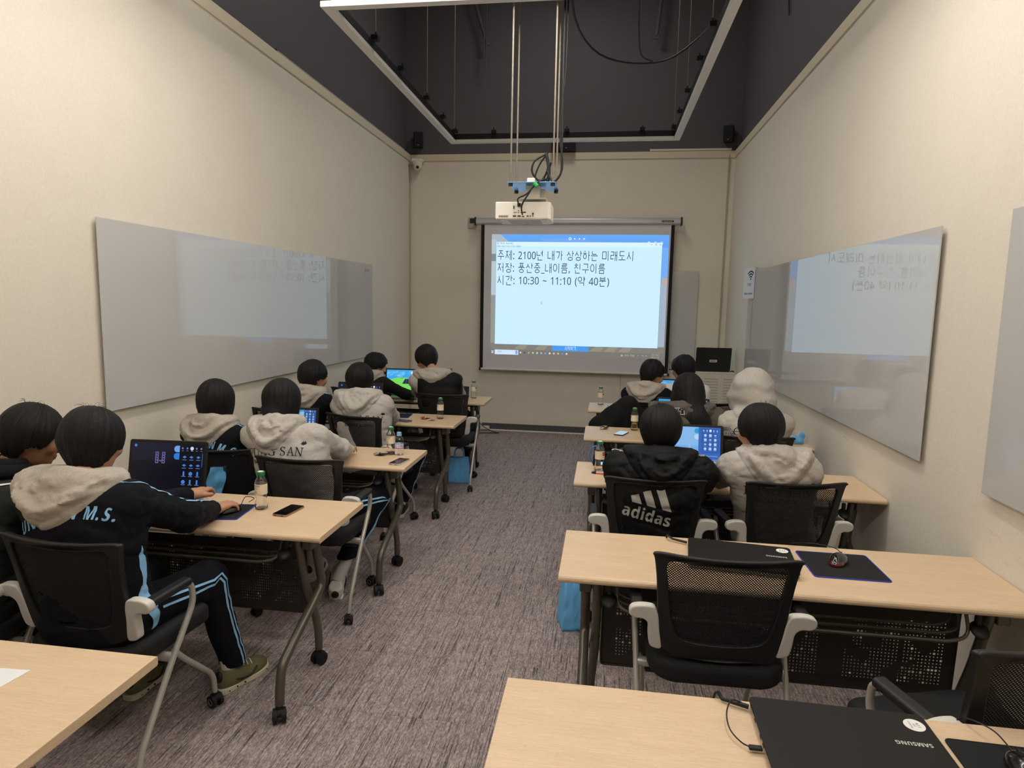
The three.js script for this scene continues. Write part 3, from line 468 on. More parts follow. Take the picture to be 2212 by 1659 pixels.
// ------------------------------------------------------------------ folding tables: local x along the table, front edge at z = 0, back at z = -D
function perfTex(w, h, s0) {
  return canvasTex(1024, 256, (g, W2, H2) => {
    g.fillStyle = '#fff'; g.fillRect(0, 0, W2, H2); g.fillStyle = '#000'; seed = s0; const nx = 100, ny = 25, sx = W2 / nx, sy = H2 / ny;
    for (let i = 0; i < nx; i++) for (let j = 3; j < ny - 3; j++) {
      const u = i / nx, inside = Math.abs(((u * 3.02) % 1) - 0.5) < 0.4 && noise(i * 0.14, j * 0.16, s0) > -0.22;
      if (!inside) continue; const r = (noise(i * 1.7, j * 2.3, 3) > 0.36 ? 0.34 : 0.17) * sx; g.beginPath(); g.arc((i + 0.5) * sx, (j + 0.5) * sy, r, 0, 7); g.fill();
    }
  }, false);
}
const perf = perfTex(1, 1, 17); perf.colorSpace = THREE.NoColorSpace; mat.perforated.alphaMap = perf;
const D = 0.5;
function makeTable(Lx, label, pos) {
  const t = thing('folding_table', label, 'table', pos, 0, 'folding training tables');
  const prof = []; for (let k = 0; k <= 6; k++) { const a = -Math.PI / 2 + k / 6 * Math.PI; prof.push([0.0 - 0.014 + 0.014 * Math.cos(a), 0.014 * Math.sin(a)]); }
  for (let k = 0; k <= 3; k++) { const a = Math.PI / 2 + k / 3 * Math.PI; prof.push([-D + 0.006 + 0.006 * Math.cos(a), 0.008 * Math.sign(Math.sin(a)) * (k === 0 || k === 3 ? 1 : 0.6) + (k < 2 ? 0.006 : -0.006)]); }
  const top = new THREE.ExtrudeGeometry(new THREE.Shape(prof.map(([x, y]) => new THREE.Vector2(x, y))), { depth: Lx - 0.004, bevelEnabled: true, bevelThickness: 0.002, bevelSize: 0.002, bevelOffset: -0.002, bevelSegments: 2 }).rotateY(-Math.PI / 2).translate(Lx / 2 - 0.002, TH - 0.014, 0);
  const q = flat(top), p = q.attributes.position, n = q.attributes.normal, uv = q.attributes.uv;
  for (let i = 0; i < p.count; i++) { if (Math.abs(n.getX(i)) > 0.7) uv.setXY(i, p.getZ(i) / 0.9, p.getY(i) / 0.45); else uv.setXY(i, p.getX(i) / 0.9, (p.getZ(i) + (Math.abs(n.getY(i)) < 0.5 ? p.getY(i) : 0)) / 0.45); }
  obj('tabletop', q, mat.wood, t);
  const xe = Lx / 2 - 0.1;
  obj('beam', [rbox(Lx - 0.26, 0.03, 0.05, 0, 0.672, -0.17, 0.004), rbox(Lx - 0.26, 0.03, 0.03, 0, 0.672, -0.36, 0.004)], mat.steelDark, t);
  const px = Lx - 0.34, ph = 0.34; const pan = new THREE.PlaneGeometry(px, ph, 1, 1);
  T(pan, 0, 0.43, -0.225, 0.04); obj('modesty_panel', pan, mat.perforated, t);
  obj('panel_rim', [tube([[-px / 2, 0.6, -0.22], [-px / 2, 0.26, -0.232], [px / 2, 0.26, -0.232], [px / 2, 0.6, -0.22]], 0.005, 0.012, 6)], mat.steelDark, t);
  for (const s of [-1, 1]) {
    const x = s * xe;
    obj('leg', [tube([[x, 0.69, -0.15], [x, 0.5, -0.205], [x, 0.405, -0.236], [x, 0.31, -0.02], [x, 0.23, 0.155], [x, 0.15, 0.175], [x, 0.075, 0.18]], 0.0195, 0.09, 14, 7), rbox(0.045, 0.07, 0.11, x, 0.66, -0.14, 0.006)], mat.steel, t);
    obj('leg', [tube([[x - s * 0.045, 0.67, -0.09], [x - s * 0.045, 0.42, -0.16], [x - s * 0.038, 0.26, -0.235], [x - s * 0.03, 0.16, -0.25], [x - s * 0.03, 0.075, -0.25]], 0.0185, 0.1, 14, 7)], mat.steel, t);
    obj('bolt', new THREE.SphereGeometry(0.007, 10, 8).translate(x + s * 0.021, 0.63, -0.17), mat.chrome, t);
    casterParts(0.03, t, 'caster', [x, 0, 0.185], 0.5 * s); casterParts(0.03, t, 'caster', [x - s * 0.03, 0, -0.25], -0.3 * s);
    obj('release_lever', [T(new THREE.SphereGeometry(0.03, 14, 10).scale(1, 0.45, 1.25), x - s * 0.09, 0.615, -0.06, 0.5), rbox(0.018, 0.05, 0.02, x - s * 0.09, 0.645, -0.075, 0.005)], mat.black, t);
  }
  const bx = xe - 0.12;
  obj('storage_rack', [0.0, -0.06, -0.12].map((z, i) => tube([[-bx, 0.69, z - 0.11], [-bx, 0.59, z - 0.06], [-bx + 0.07, 0.575, z - 0.04 + i * 0.0], [bx - 0.07, 0.575, z - 0.04], [bx, 0.59, z - 0.06], [bx, 0.69, z - 0.11]], 0.0065, 0.06, 8)), mat.steel, t);
  return t;
}
const LL = 1.44, LR = 1.655;
const tl = makeTable(LL, 'pale wood table in the second left row, with an open dark laptop and a phone', [-1.152 - LL / 2, 0, -2.462]);
dup(tl, [-1.155 - LL / 2, 0, -3.638], 0, 'pale wood table in the third left row, holding a juice bottle beside a water bottle');
dup(tl, [-1.178 - LL / 2, 0, -5.012], 0, 'pale wood table in the fourth left row, with red and orange wrappers');
dup(tl, [-1.158 - LL / 2, 0, -6.235], 0, 'pale wood table of the front left row, nearest the projection screen');
dup(tl, [-1.197 - LL / 2, 0, -1.03], 0, 'pale wood table end at the bottom left corner, with loose paper sheets on it');
const tr = makeTable(LR, 'pale wood table on the right holding a closed laptop and a blue-edged mouse mat', [-0.135 + LR / 2, 0, -2.268]);
dup(tr, [-0.14 + LR / 2, 0, -3.545], 0, 'pale wood table on the right where the black jacket and glasses students sit');
dup(tr, [-0.125 + LR / 2, 0, -4.79], 0, 'pale wood table on the right with a bright phone and a yellow juice bottle');
dup(tr, [-0.126 + LR / 2, 0, -6.11], 0, 'pale wood table of the front right row, before the white cabinet');
dup(tr, [-0.222 + LR / 2, 0, -1.1], 0, 'pale wood table at the bottom right, nearest the viewer, with the large closed laptop');
// ------------------------------------------------------------------ mesh-backed chairs: local origin under the seat, the sitter faces -z
const backZ = (y) => 0.185 + (y - 0.5) * 0.2, backBend = (x) => -0.035 * (x / 0.24) ** 2;
const bendBack = (g) => { const q = flat(g), p = q.attributes.position; for (let i = 0; i < p.count; i++) p.setZ(i, p.getZ(i) + backZ(p.getY(i)) + backBend(p.getX(i))); q.computeVertexNormals(); return q; };
function halfToLoop(half, n) { const r = spline2(half, n); return [...r, ...r.slice(0, -1).reverse().map(([x, y]) => [-x, y])].slice(0, -1); }
function creased(g) { const q = flat(g); return q; }
function makeChair(label, pos, turn) {
  const t = thing('mesh_chair', label, 'chair', pos, turn, 'mesh-backed training chairs');
  const outer = halfToLoop([[0, 0.488], [0.12, 0.494], [0.175, 0.505], [0.198, 0.53], [0.21, 0.6], [0.219, 0.7], [0.226, 0.79], [0.236, 0.86], [0.241, 0.884], [0.232, 0.89], [0.12, 0.888], [0, 0.886]], 60);
  const inner = halfToLoop([[0, 0.556], [0.1, 0.56], [0.142, 0.575], [0.163, 0.62], [0.178, 0.7], [0.19, 0.79], [0.196, 0.845], [0.188, 0.862], [0.1, 0.862], [0, 0.86]], 60);
  const fr = extrude(outer, 0.022, 0.004, [inner], 2); const q = flat(fr), p = q.attributes.position;
  for (let i = 0; i < p.count; i++) p.setZ(i, p.getZ(i) + backZ(p.getY(i)) + backBend(p.getX(i)));
  q.computeVertexNormals();
  const m2 = mergeVertices((() => { const g = q.clone(); g.deleteAttribute('normal'); g.deleteAttribute('uv'); return g; })(), 1e-5); m2.computeVertexNormals();
  const lip = sweep(outer.filter(([x, y]) => y > 0.883).sort((a, b) => a[0] - b[0]).map(([x, y]) => V(x, y, backZ(y) + backBend(x) + 0.012)), 0.006, 8);
  obj('backrest_frame', [m2, lip], mat.black, t);
  const N = 28, pos2 = [], uv2 = [], idx = [], xin = (y) => { let b = 0; for (let i = 0; i < inner.length; i++) { const [x1, y1] = inner[i], [x2, y2] = inner[(i + 1) % inner.length]; if ((y1 - y) * (y2 - y) <= 0 && y1 !== y2) b = Math.max(b, x1 + (x2 - x1) * (y - y1) / (y2 - y1)); } return b; };
  for (let j = 0; j <= N; j++) for (let i = 0; i <= N; i++) { const y = lerp(0.557, 0.861, j / N), w = xin(clamp(y, 0.5575, 0.8605)) + 0.006, x = lerp(-w, w, i / N); pos2.push(x, y, backZ(y) + backBend(x) - 0.002); uv2.push(x, y); }
  for (let j = 0; j < N; j++) for (let i = 0; i < N; i++) { const a = j * (N + 1) + i; idx.push(a, a + 1, a + N + 1, a + 1, a + N + 2, a + N + 1); }
  const pg = new THREE.BufferGeometry(); pg.setAttribute('position', new THREE.Float32BufferAttribute(pos2, 3)); pg.setAttribute('uv', new THREE.Float32BufferAttribute(uv2, 2)); pg.setIndex(idx); pg.computeVertexNormals();
  obj('backrest_mesh', pg, mat.meshFabric, t);
  const seatG = extrude(rrect(0.47, 0.46, 0.09, 6), 0.08, 0.028, [], 5).rotateX(-Math.PI / 2).translate(0, 0.435, -0.025), sp = seatG.attributes.position;
  for (let i = 0; i < sp.count; i++) { const x = sp.getX(i), z = sp.getZ(i); sp.setY(i, sp.getY(i) + 0.012 * (x / 0.23) ** 2 - 0.02 * Math.max(0, (-z - 0.1) / 0.15) ** 2); }
  obj('seat', seatG, mat.blackSoft, t);
  obj('seat_pan', rbox(0.38, 0.02, 0.34, 0, 0.395, -0.03, 0.008), mat.black, t);
  for (const s of [-1, 1]) {
    const a = extrude(spline2([[0.196, 0.515], [0.232, 0.522], [0.242, 0.56], [0.248, 0.617], [0.266, 0.632], [0.292, 0.633], [0.308, 0.642], [0.313, 0.657], [0.307, 0.675], [0.288, 0.684], [0.25, 0.686], [0.227, 0.68], [0.214, 0.655], [0.206, 0.6]].map(([x, y]) => [s * x, y]), 70, true), 0.036, 0.007, [], 3);
    const ap = a.attributes.position; for (let i = 0; i < ap.count; i++) ap.setZ(i, ap.getZ(i) + backZ(ap.getY(i)) - 0.03);
    a.computeVertexNormals();
    const arm = obj('arm', a, mat.greyPlastic, t);
    obj('armrest_pad', extrude(rrect(0.045, 0.03, 0.012, 4), 0.22, 0.006, [], 3).translate(s * 0.282, 0.659, 0.085), mat.black, arm);
    obj('side_tube', tube([[s * 0.28, 0.648, 0.02], [s * 0.28, 0.644, -0.045], [s * 0.276, 0.56, -0.06], [s * 0.268, 0.4, 0.045], [s * 0.262, 0.13, 0.215], [s * 0.262, 0.05, 0.235]], 0.0115, 0.05, 12, 6), mat.greyMetal, t);
    obj('front_leg', tube([[s * 0.255, 0.405, 0.03], [s * 0.235, 0.33, -0.045], [s * 0.215, 0.15, -0.235], [s * 0.212, 0.05, -0.245]], 0.011, 0.05, 12, 6), mat.greyMetal, t);
    casterParts(0.0245, t, 'caster', [s * 0.262, 0, 0.235], 0.3 * s); casterParts(0.0265, t, 'caster', [s * 0.212, 0, -0.245], 1.2 * s, true);
    obj('bumper', rbox(0.06, 0.014, 0.03, s * 0.205, 0.362, 0.045, 0.004), mat.rubber, t);
  }
  obj('crossbar', sweep([V(-0.262, 0.388, 0.045), V(0.262, 0.388, 0.045)], 0.0185, 12), mat.greyMetal, t);
  return t;
}
const chair = makeChair('empty mesh-backed chair pulled up to the table with the blue-edged mouse mat', [0.43, 0, -2.37], 0.02);
const chairs = [
  [-1.795, -2.1, -0.06, 'mesh-backed chair under the navy tracksuit student at the lower left'],
  [-2.42, -2.06, 0.1, 'mesh-backed chair under the student in the dark green jacket at the left edge'],
  [-1.555, -3.33, 0.0, 'mesh-backed chair under the grey hoodie student with the low ponytail'],
  [-2.13, -3.42, 0.15, 'mesh-backed chair under the long-haired girl in the navy jacket by the left wall'],
  [-1.71, -4.6, -0.28, 'mesh-backed chair under the bowl-cut grey hoodie student, fourth row on the left'],
  [-2.4, -4.74, 0, 'mesh-backed chair under the short-haired student by the left wall, fourth row'],
  [-1.43, -5.84, 0.02, 'mesh-backed chair under the student in the black padded vest'],
  [-2.32, -6.02, 0, 'mesh-backed chair under the masked student in the left front row'],
  [0.26, -3.32, 0.04, 'mesh-backed chair under the student in the black padded jacket with the white emblem'],
  [0.9, -3.39, 0.16, 'mesh-backed chair under the grey hoodie student with glasses on the right'],
  [0.56, -4.62, 0, 'mesh-backed chair under the girl with very long black hair'],
  [0.985, -4.5, 0.05, 'mesh-backed chair under the student with the grey hood pulled up'],
  [0.42, -5.86, 0, 'mesh-backed chair in the right front row with a black coat hung on its back'],
  [0.9, -5.95, 0, 'mesh-backed chair under the student in the white shirt, right front row'],
];
for (const [x, z, a, label] of chairs) dup(chair, [x, 0, z], a, label);
dup(chair, [1.09, 0, -1.92], 0.3, 'empty mesh-backed chair cut off by the lower right edge, behind the nearest right table');
// ------------------------------------------------------------------ bodies and clothes: distance fields meshed by surface nets
function netMesh(f, lo, hi, h, uvFn) {
  const n = [0, 1, 2].map((k) => Math.max(2, Math.ceil((hi[k] - lo[k]) / h) + 1)), [nx, ny, nz] = n, val = new Float32Array(nx * ny * nz);
  for (let k = 0, i = 0; k < nz; k++) for (let j = 0; j < ny; j++) for (let a = 0; a < nx; a++) val[i++] = f(lo[0] + a * h, lo[1] + j * h, lo[2] + k * h);
  const id = new Int32Array(nx * ny * nz).fill(-1), pos = [], idx = [], at = (a, b, c) => a + nx * (b + ny * c);
  const E = [[0, 1], [2, 3], [4, 5], [6, 7], [0, 2], [1, 3], [4, 6], [5, 7], [0, 4], [1, 5], [2, 6], [3, 7]];
  for (let c = 0; c < nz - 1; c++) for (let b = 0; b < ny - 1; b++) for (let a = 0; a < nx - 1; a++) {
    const v = []; let m = 0; for (let q = 0; q < 8; q++) { const x = val[at(a + (q & 1), b + ((q >> 1) & 1), c + (q >> 2))]; v.push(x); if (x < 0) m |= 1 << q; }
    if (m === 0 || m === 255) continue;
    let sx = 0, sy = 0, sz = 0, k = 0;
    for (const [p, q] of E) { if ((v[p] < 0) === (v[q] < 0)) continue; const t = v[p] / (v[p] - v[q]); sx += (p & 1) + t * ((q & 1) - (p & 1)); sy += ((p >> 1) & 1) + t * (((q >> 1) & 1) - ((p >> 1) & 1)); sz += (p >> 2) + t * ((q >> 2) - (p >> 2)); k++; }
    id[at(a, b, c)] = pos.length / 3; pos.push(lo[0] + (a + sx / k) * h, lo[1] + (b + sy / k) * h, lo[2] + (c + sz / k) * h);
  }
  const quad = (p, q, r, s, flip) => { if (p < 0 || q < 0 || r < 0 || s < 0) return; if (flip) idx.push(p, q, r, p, r, s); else idx.push(p, r, q, p, s, r); };
  for (let c = 1; c < nz - 1; c++) for (let b = 1; b < ny - 1; b++) for (let a = 1; a < nx - 1; a++) {
    const s0 = val[at(a, b, c)] < 0;
    if (s0 !== val[at(a + 1, b, c)] < 0) quad(id[at(a, b - 1, c - 1)], id[at(a, b, c - 1)], id[at(a, b, c)], id[at(a, b - 1, c)], s0);
    if (s0 !== val[at(a, b + 1, c)] < 0) quad(id[at(a - 1, b, c - 1)], id[at(a - 1, b, c)], id[at(a, b, c)], id[at(a, b, c - 1)], s0);
    if (s0 !== val[at(a, b, c + 1)] < 0) quad(id[at(a - 1, b - 1, c)], id[at(a, b - 1, c)], id[at(a, b, c)], id[at(a - 1, b, c)], s0);
  }
  const g = new THREE.BufferGeometry(); g.setAttribute('position', new THREE.Float32BufferAttribute(pos, 3)); g.setIndex(idx); g.computeVertexNormals();
  const uv = new Float32Array(pos.length / 3 * 2); for (let i = 0; i < pos.length / 3; i++) { const q = uvFn ? uvFn(pos[i * 3], pos[i * 3 + 1], pos[i * 3 + 2]) : [pos[i * 3] + 0.6 * pos[i * 3 + 2], pos[i * 3 + 1] + 0.35 * pos[i * 3 + 2]]; uv[i * 2] = q[0]; uv[i * 2 + 1] = q[1]; }
  g.setAttribute('uv', new THREE.BufferAttribute(uv, 2)); return g;
}
const smin = (a, b, k) => { const h = Math.max(k - Math.abs(a - b), 0) / k; return Math.min(a, b) - h * h * k * 0.25; };
const smax = (a, b, k) => -smin(-a, -b, k);
function capsules(list, k) {   // list of [ax, ay, az, bx, by, bz, ra, rb]
  const L = list.map(([a, b, ra, rb = ra]) => { const d = b.clone().sub(a); return [a.x, a.y, a.z, d.x, d.y, d.z, 1 / Math.max(d.lengthSq(), 1e-9), ra, rb - ra]; });
  return (x, y, z) => { let m = 1e3; for (const [ax, ay, az, dx, dy, dz, il, r, dr] of L) { const px = x - ax, py = y - ay, pz = z - az, h = clamp((px * dx + py * dy + pz * dz) * il, 0, 1), ex = px - dx * h, ey = py - dy * h, ez = pz - dz * h, d = Math.sqrt(ex * ex + ey * ey + ez * ez) - r - dr * h; m = m > 9 ? d : smin(m, d, k); } return m; };
}
function boundsOf(list, pad) { const lo = [1e3, 1e3, 1e3], hi = [-1e3, -1e3, -1e3]; for (const [a, b, ra, rb = ra] of list) for (const [q, r] of [[a, ra], [b, rb]]) [q.x, q.y, q.z].forEach((v, i) => { lo[i] = Math.min(lo[i], v - r - pad); hi[i] = Math.max(hi[i], v + r + pad); }); return [lo, hi]; }
const ell = (x, y, z, cx, cy, cz, rx, ry, rz) => { const px = (x - cx) / rx, py = (y - cy) / ry, pz = (z - cz) / rz, k0 = Math.sqrt(px * px + py * py + pz * pz), k1 = Math.sqrt((px / rx) ** 2 + (py / ry) ** 2 + (pz / rz) ** 2); return k1 < 1e-6 ? -Math.min(rx, ry, rz) : k0 * (k0 - 1) / k1; };
// a head in its own frame, face towards -z, centre between the ears
const headField = (x, y, z) => {
  const ax = Math.abs(x);
  let d = ell(x, y, z, 0, 0.022, 0.008, 0.077, 0.098, 0.096);
  d = smin(d, ell(x, y, z, 0, -0.055, -0.032, 0.06, 0.075, 0.062), 0.03);
  d = smin(d, ell(x, y, z, 0, -0.108, -0.062, 0.026, 0.02, 0.024), 0.025);             // chin
  d = smin(d, ell(ax, y, z, 0.045, -0.035, -0.068, 0.026, 0.024, 0.022), 0.02);        // cheeks
  d = smin(d, ell(x, y, z, 0, 0.0, -0.088, 0.05, 0.012, 0.012), 0.02);                 // brow
  d = smax(d, -ell(ax, y, z, 0.032, -0.016, -0.102, 0.016, 0.011, 0.012), 0.012);      // eye sockets
  d = smin(d, ell(ax, y, z, 0.032, -0.016, -0.086, 0.014, 0.009, 0.011), 0.006);       // lids
  d = smin(d, ell(x, y, z, 0, -0.03, -0.1, 0.01, 0.026, 0.013), 0.012);                // bridge
  d = smin(d, ell(ax, y, z, 0.008, -0.047, -0.104, 0.011, 0.009, 0.012), 0.01);        // tip
  d = smin(d, ell(x, y, z, 0, -0.072, -0.092, 0.022, 0.006, 0.009), 0.007); d = smin(d, ell(x, y, z, 0, -0.082, -0.089, 0.018, 0.006, 0.009), 0.007);   // lips
  d = smax(d, -ell(x, y, z, 0, -0.077, -0.103, 0.022, 0.0018, 0.008), 0.003);
  d = smin(d, ell(ax - (z - 0.005) * 0.35, y, z, 0.079, -0.024, 0.012, 0.009, 0.032, 0.02), 0.006);   // ears
  d = smax(d, -ell(ax - (z - 0.005) * 0.35, y, z, 0.088, -0.022, 0.006, 0.007, 0.02, 0.011), 0.004);
  return smin(d, capsuleD(x, y, z, 0, -0.05, 0.015, 0, -0.15, 0.022, 0.048), 0.02);
};
const capsuleD = (x, y, z, ax, ay, az, bx, by, bz, r) => { const dx = bx - ax, dy = by - ay, dz = bz - az, px = x - ax, py = y - ay, pz = z - az, h = clamp((px * dx + py * dy + pz * dz) / (dx * dx + dy * dy + dz * dz), 0, 1); return Math.hypot(px - dx * h, py - dy * h, pz - dz * h) - r; };
const headGeos = {}, headGeo = (h) => headGeos[h] ??= netMesh(headField, [-0.115, -0.2, -0.14], [0.115, 0.14, 0.13], h);
function hairField(style, s0) {
  const long = style === 'long' || style === 'tail', rx = 0.103 + (style === 'bowl' ? 0.003 : 0), o = s0 * 7.3;
  return (x, y, z) => {
    const az = Math.atan2(x, z), back = 0.5 + 0.5 * Math.cos(az);   // 1 at the back, 0 in front
    let d = ell(x, y, z, 0, 0.016, 0.012, rx, 0.112, 0.119);
    if (y < 0.016) { const s = 1 + (long ? -0.02 + (y < -0.1 ? 0.1 * sstep(-y, 0.1, 0.2) : 0) : 0.13 + 0.22 * back) * Math.min(1, ((0.016 - y) / 0.12)) ** 2; d = Math.max(d, ell(x * s, 0.016 + (y - 0.016) * 0.62, z * s, 0, 0.016, 0.012, rx, 0.112, 0.119) * 0.9); d = Math.min(d, ell(x * s, 0.016 + (y - 0.016) * 0.62, z * s, 0, 0.016, 0.012, rx, 0.112, 0.119) * 0.9); }
    const crown = Math.hypot(x * 1.1, z - 0.045), tw = az * 1 + (y < 0.1 ? 0 : 0.6 * (y - 0.1) * 10);
    d += 0.005 * noise(x * 9 + o, y * 9, z * 9) + 0.0042 * noise(Math.cos(tw) * 9 + o, Math.sin(tw) * 9, y * 7) + 0.0028 * noise(Math.cos(tw) * 26 + o, Math.sin(tw) * 26, y * 9 + o) * sstep(0.11 - y, 0, 0.03);
    if (style === 'short') d += 0.004 * noise(x * 42 + o, y * 20, z * 42);
    if (y > 0.06) d += 0.005 * Math.exp(-((crown / 0.014) ** 2));
    const front = sstep(-z, 0.035, 0.085), side = 1 - Math.abs(Math.cos(az));
    let yl = lerp(lerp(-0.128, -0.03, sstep(-z, -0.055, 0.0)), 0.03, front);
    if (style === 'short') yl += 0.012;
    if (style === 'bowl') yl -= 0.006;
    if (style === 'long') yl = lerp(-0.215 + 0.05 * x / 0.1, 0.035, sstep(-z, 0.055, 0.095)); if (style === 'tail') yl = lerp(-0.12, 0.035, sstep(-z, 0.03, 0.095));
    yl += 0.01 * noise(Math.cos(az) * 13 + o, Math.sin(az) * 13, 2.2) + 0.006 * noise(Math.cos(az) * 34 + o, Math.sin(az) * 34, 5);
    return smax(d, yl - y, 0.008);
  };
}
const hairUV = (x, y, z) => [Math.atan2(x, z) / (2 * Math.PI), y * 2.4 + Math.hypot(x, z) * 1.2];
const hairGeo = (style, h, s0) => netMesh(hairField(style, s0), [-0.135, -0.25, -0.135], [0.135, 0.15, 0.155], h, hairUV);
// a right hand in its own frame: wrist at the origin, fingers towards -z, palm down; kind sets the curl
const handGeos = {};
function handGeo(h, left, kind) {
  return handGeos[[h, left, kind]] ??= (() => {
    const list = [[V(0, 0, 0.03), V(0, 0.002, -0.02), 0.024, 0.026]], fingers = [];
    const curl = { mouse: [0.25, 0.55, 0.5], rest: [0.3, 0.6, 0.5], type: [0.2, 0.75, 0.6] }[kind], base = [[-0.03, 0.072, 0.0078], [-0.011, 0.08, 0.0085], [0.009, 0.075, 0.0082], [0.028, 0.06, 0.0072]];
    base.forEach(([x, len, r], i) => {
      let p = V(x, 0.006, -0.078 + Math.abs(x) * 0.25), a = -0.12 + i * 0.02; const spread = x * 1.6; const segs = [0.45, 0.32, 0.23];
      fingers.push([V(x * 0.6, 0.004, -0.02), p.clone(), 0.014, r + 0.0015]);
      segs.forEach((s, k) => { a += curl[k] * (kind === 'mouse' ? 0.6 + 0.18 * i : 0.8 + 0.1 * i); const q = p.clone().add(V(Math.sin(spread) * len * s, -Math.sin(a) * len * s, -Math.cos(a) * len * s)); fingers.push([p, q, r - k * 0.0007, r - 0.0006 - k * 0.0007]); p = q; });
    });
    const th = [[V(-0.02, -0.002, -0.015), V(-0.042, -0.008, -0.045), 0.015, 0.0105], [V(-0.042, -0.008, -0.045), V(-0.05, -0.014, -0.072), 0.0102, 0.009], [V(-0.05, -0.014, -0.072), V(-0.046, -0.02, -0.094), 0.009, 0.0075]];
    const palm = capsules([[V(-0.02, 0, -0.02), V(-0.02, 0.002, -0.07), 0.016, 0.014], [V(0.0, 0.003, -0.02), V(0, 0.005, -0.075), 0.018, 0.015], [V(0.018, 0, -0.02), V(0.02, 0.001, -0.066), 0.016, 0.0125], ...list], 0.016), fing = capsules(fingers, 0.0035), thumb = capsules(th, 0.008);
    const f = (x, y, z) => smin(smin(palm(x, y, z), fing(x, y, z), 0.006), thumb(x, y, z), 0.009);
    const g = netMesh(f, [-0.08, -0.09, -0.185], [0.06, 0.05, 0.07], h);
    if (left) { g.scale(-1, 1, 1); const ix = g.index.array; for (let i = 0; i < ix.length; i += 3) { const t = ix[i]; ix[i] = ix[i + 1]; ix[i + 1] = t; } g.computeVertexNormals(); }
    return g;
  })();
}
// a shoe in its own frame: heel at z = +0.09, toe at z = -0.16, sole on y = 0
const shoeUpper = netMesh((x, y, z) => { let d = ell(x, y, z, 0, 0.035, -0.085, 0.046, 0.045, 0.085); d = smin(d, ell(x, y, z, 0, 0.05, 0.03, 0.04, 0.055, 0.065), 0.05); d = smin(d, capsuleD(x, y, z, 0, 0.06, 0.035, 0, 0.1, 0.04, 0.038), 0.02); d = smax(d, 0.018 - y, 0.004); return smax(d, y - 0.1, 0.008); }, [-0.07, -0.01, -0.19], [0.07, 0.125, 0.12], 0.0065);
const shoeSole = (() => { const o = spline2([[0, 0.098], [0.03, 0.088], [0.04, 0.05], [0.036, 0], [0.048, -0.07], [0.045, -0.13], [0.02, -0.17], [-0.015, -0.172], [-0.043, -0.13], [-0.047, -0.07], [-0.036, 0], [-0.04, 0.05], [-0.03, 0.088]], 40, true); return extrude(o.map(([x, z]) => [x, -z]), 0.026, 0.005).rotateX(-Math.PI / 2).translate(0, 0.013, 0); })();
// a patch of print or trim that follows a mesh: its faces within a rectangle, lifted off the surface
function printPatch(geo, o, u, v, n, w, h, lift = 0.0016, deep = 0.25, facing = 0.1) {
  const p = geo.attributes.position, N = geo.attributes.normal, ix = geo.index.array, pos = [], uv = [], nor = [], q = V(0, 0, 0), m = V(0, 0, 0);
  for (let i = 0; i < ix.length; i += 3) {
    let ok = false, all = true; const pr = [];
    for (let k = 0; k < 3; k++) { q.fromBufferAttribute(p, ix[i + k]).sub(o); const a = q.dot(u) / w + 0.5, b = q.dot(v) / h + 0.5; if (Math.abs(q.dot(n)) > deep) all = false; m.fromBufferAttribute(N, ix[i + k]); if (m.dot(n) < facing) all = false; if (a > -0.02 && a < 1.02 && b > -0.02 && b < 1.02) ok = true; pr.push([a, b]); }
    if (!ok || !all) continue;
    for (let k = 0; k < 3; k++) { q.fromBufferAttribute(p, ix[i + k]); m.fromBufferAttribute(N, ix[i + k]); q.addScaledVector(m, lift); pos.push(q.x, q.y, q.z); nor.push(m.x, m.y, m.z); uv.push(...pr[k]); }
  }
  const g = new THREE.BufferGeometry(); g.setAttribute('position', new THREE.Float32BufferAttribute(pos, 3)); g.setAttribute('normal', new THREE.Float32BufferAttribute(nor, 3)); g.setAttribute('uv', new THREE.Float32BufferAttribute(uv, 2)); return g;
}
function ribbon(f, path, dirs, width, lift = 0.002, sub = 14) {   // a sewn stripe along a limb: from the axis out to where the field f is crossed
  const pos = [], idx = [], pts = [], ds = [];
  for (let i = 0; i < path.length - 1; i++) for (let k = 0; k < sub; k++) { const t = k / sub; pts.push(path[i].clone().lerp(path[i + 1], t)); ds.push(dirs[i].clone().lerp(dirs[i + 1], t).normalize()); }
  const hit = (p, d) => { let t = 0.01; for (let s = 0; s < 60; s++) { const q = f(p.x + d.x * t, p.y + d.y * t, p.z + d.z * t); if (q > 0) break; t += Math.max(0.0015, -q * 0.7); } return p.clone().addScaledVector(d, t + lift); };
  pts.forEach((p, i) => {
    const tan = pts[Math.min(i + 1, pts.length - 1)].clone().sub(pts[Math.max(i - 1, 0)]).normalize(), d = ds[i].clone().addScaledVector(tan, -ds[i].dot(tan)).normalize(), c = tan.clone().cross(d).normalize();
    for (const s of [-1, 1]) { const q = hit(p.clone().addScaledVector(c, s * width / 2), d); pos.push(q.x, q.y, q.z); }
    if (i) { const a = (i - 1) * 2; idx.push(a, a + 1, a + 2, a + 1, a + 3, a + 2); }
  });
  const g = new THREE.BufferGeometry(); g.setAttribute('position', new THREE.Float32BufferAttribute(pos, 3)); g.setIndex(idx); g.computeVertexNormals(); return g;
}
const skinTone = (c) => P(c, 0.5, { bumpMap: rep(speckle, 10, 10), bumpScale: 0.0002, sheen: 0.2, sheenRoughness: 0.5, sheenColor: new THREE.Color(0.9, 0.6, 0.5) });
const skins = [skinTone(0xb98a6c), skinTone(0xb08062), skinTone(0x94674a)];
const hairMat = P(0xc8c8c8, 0.58, { specularIntensity: 0.55, map: rep(hairTex, 1, 1), bumpMap: hairBump, bumpScale: 0.0022 }), hairBrown = P(0xe0b09a, 0.58, { specularIntensity: 0.55, map: hairTex, bumpMap: hairBump, bumpScale: 0.0022 });
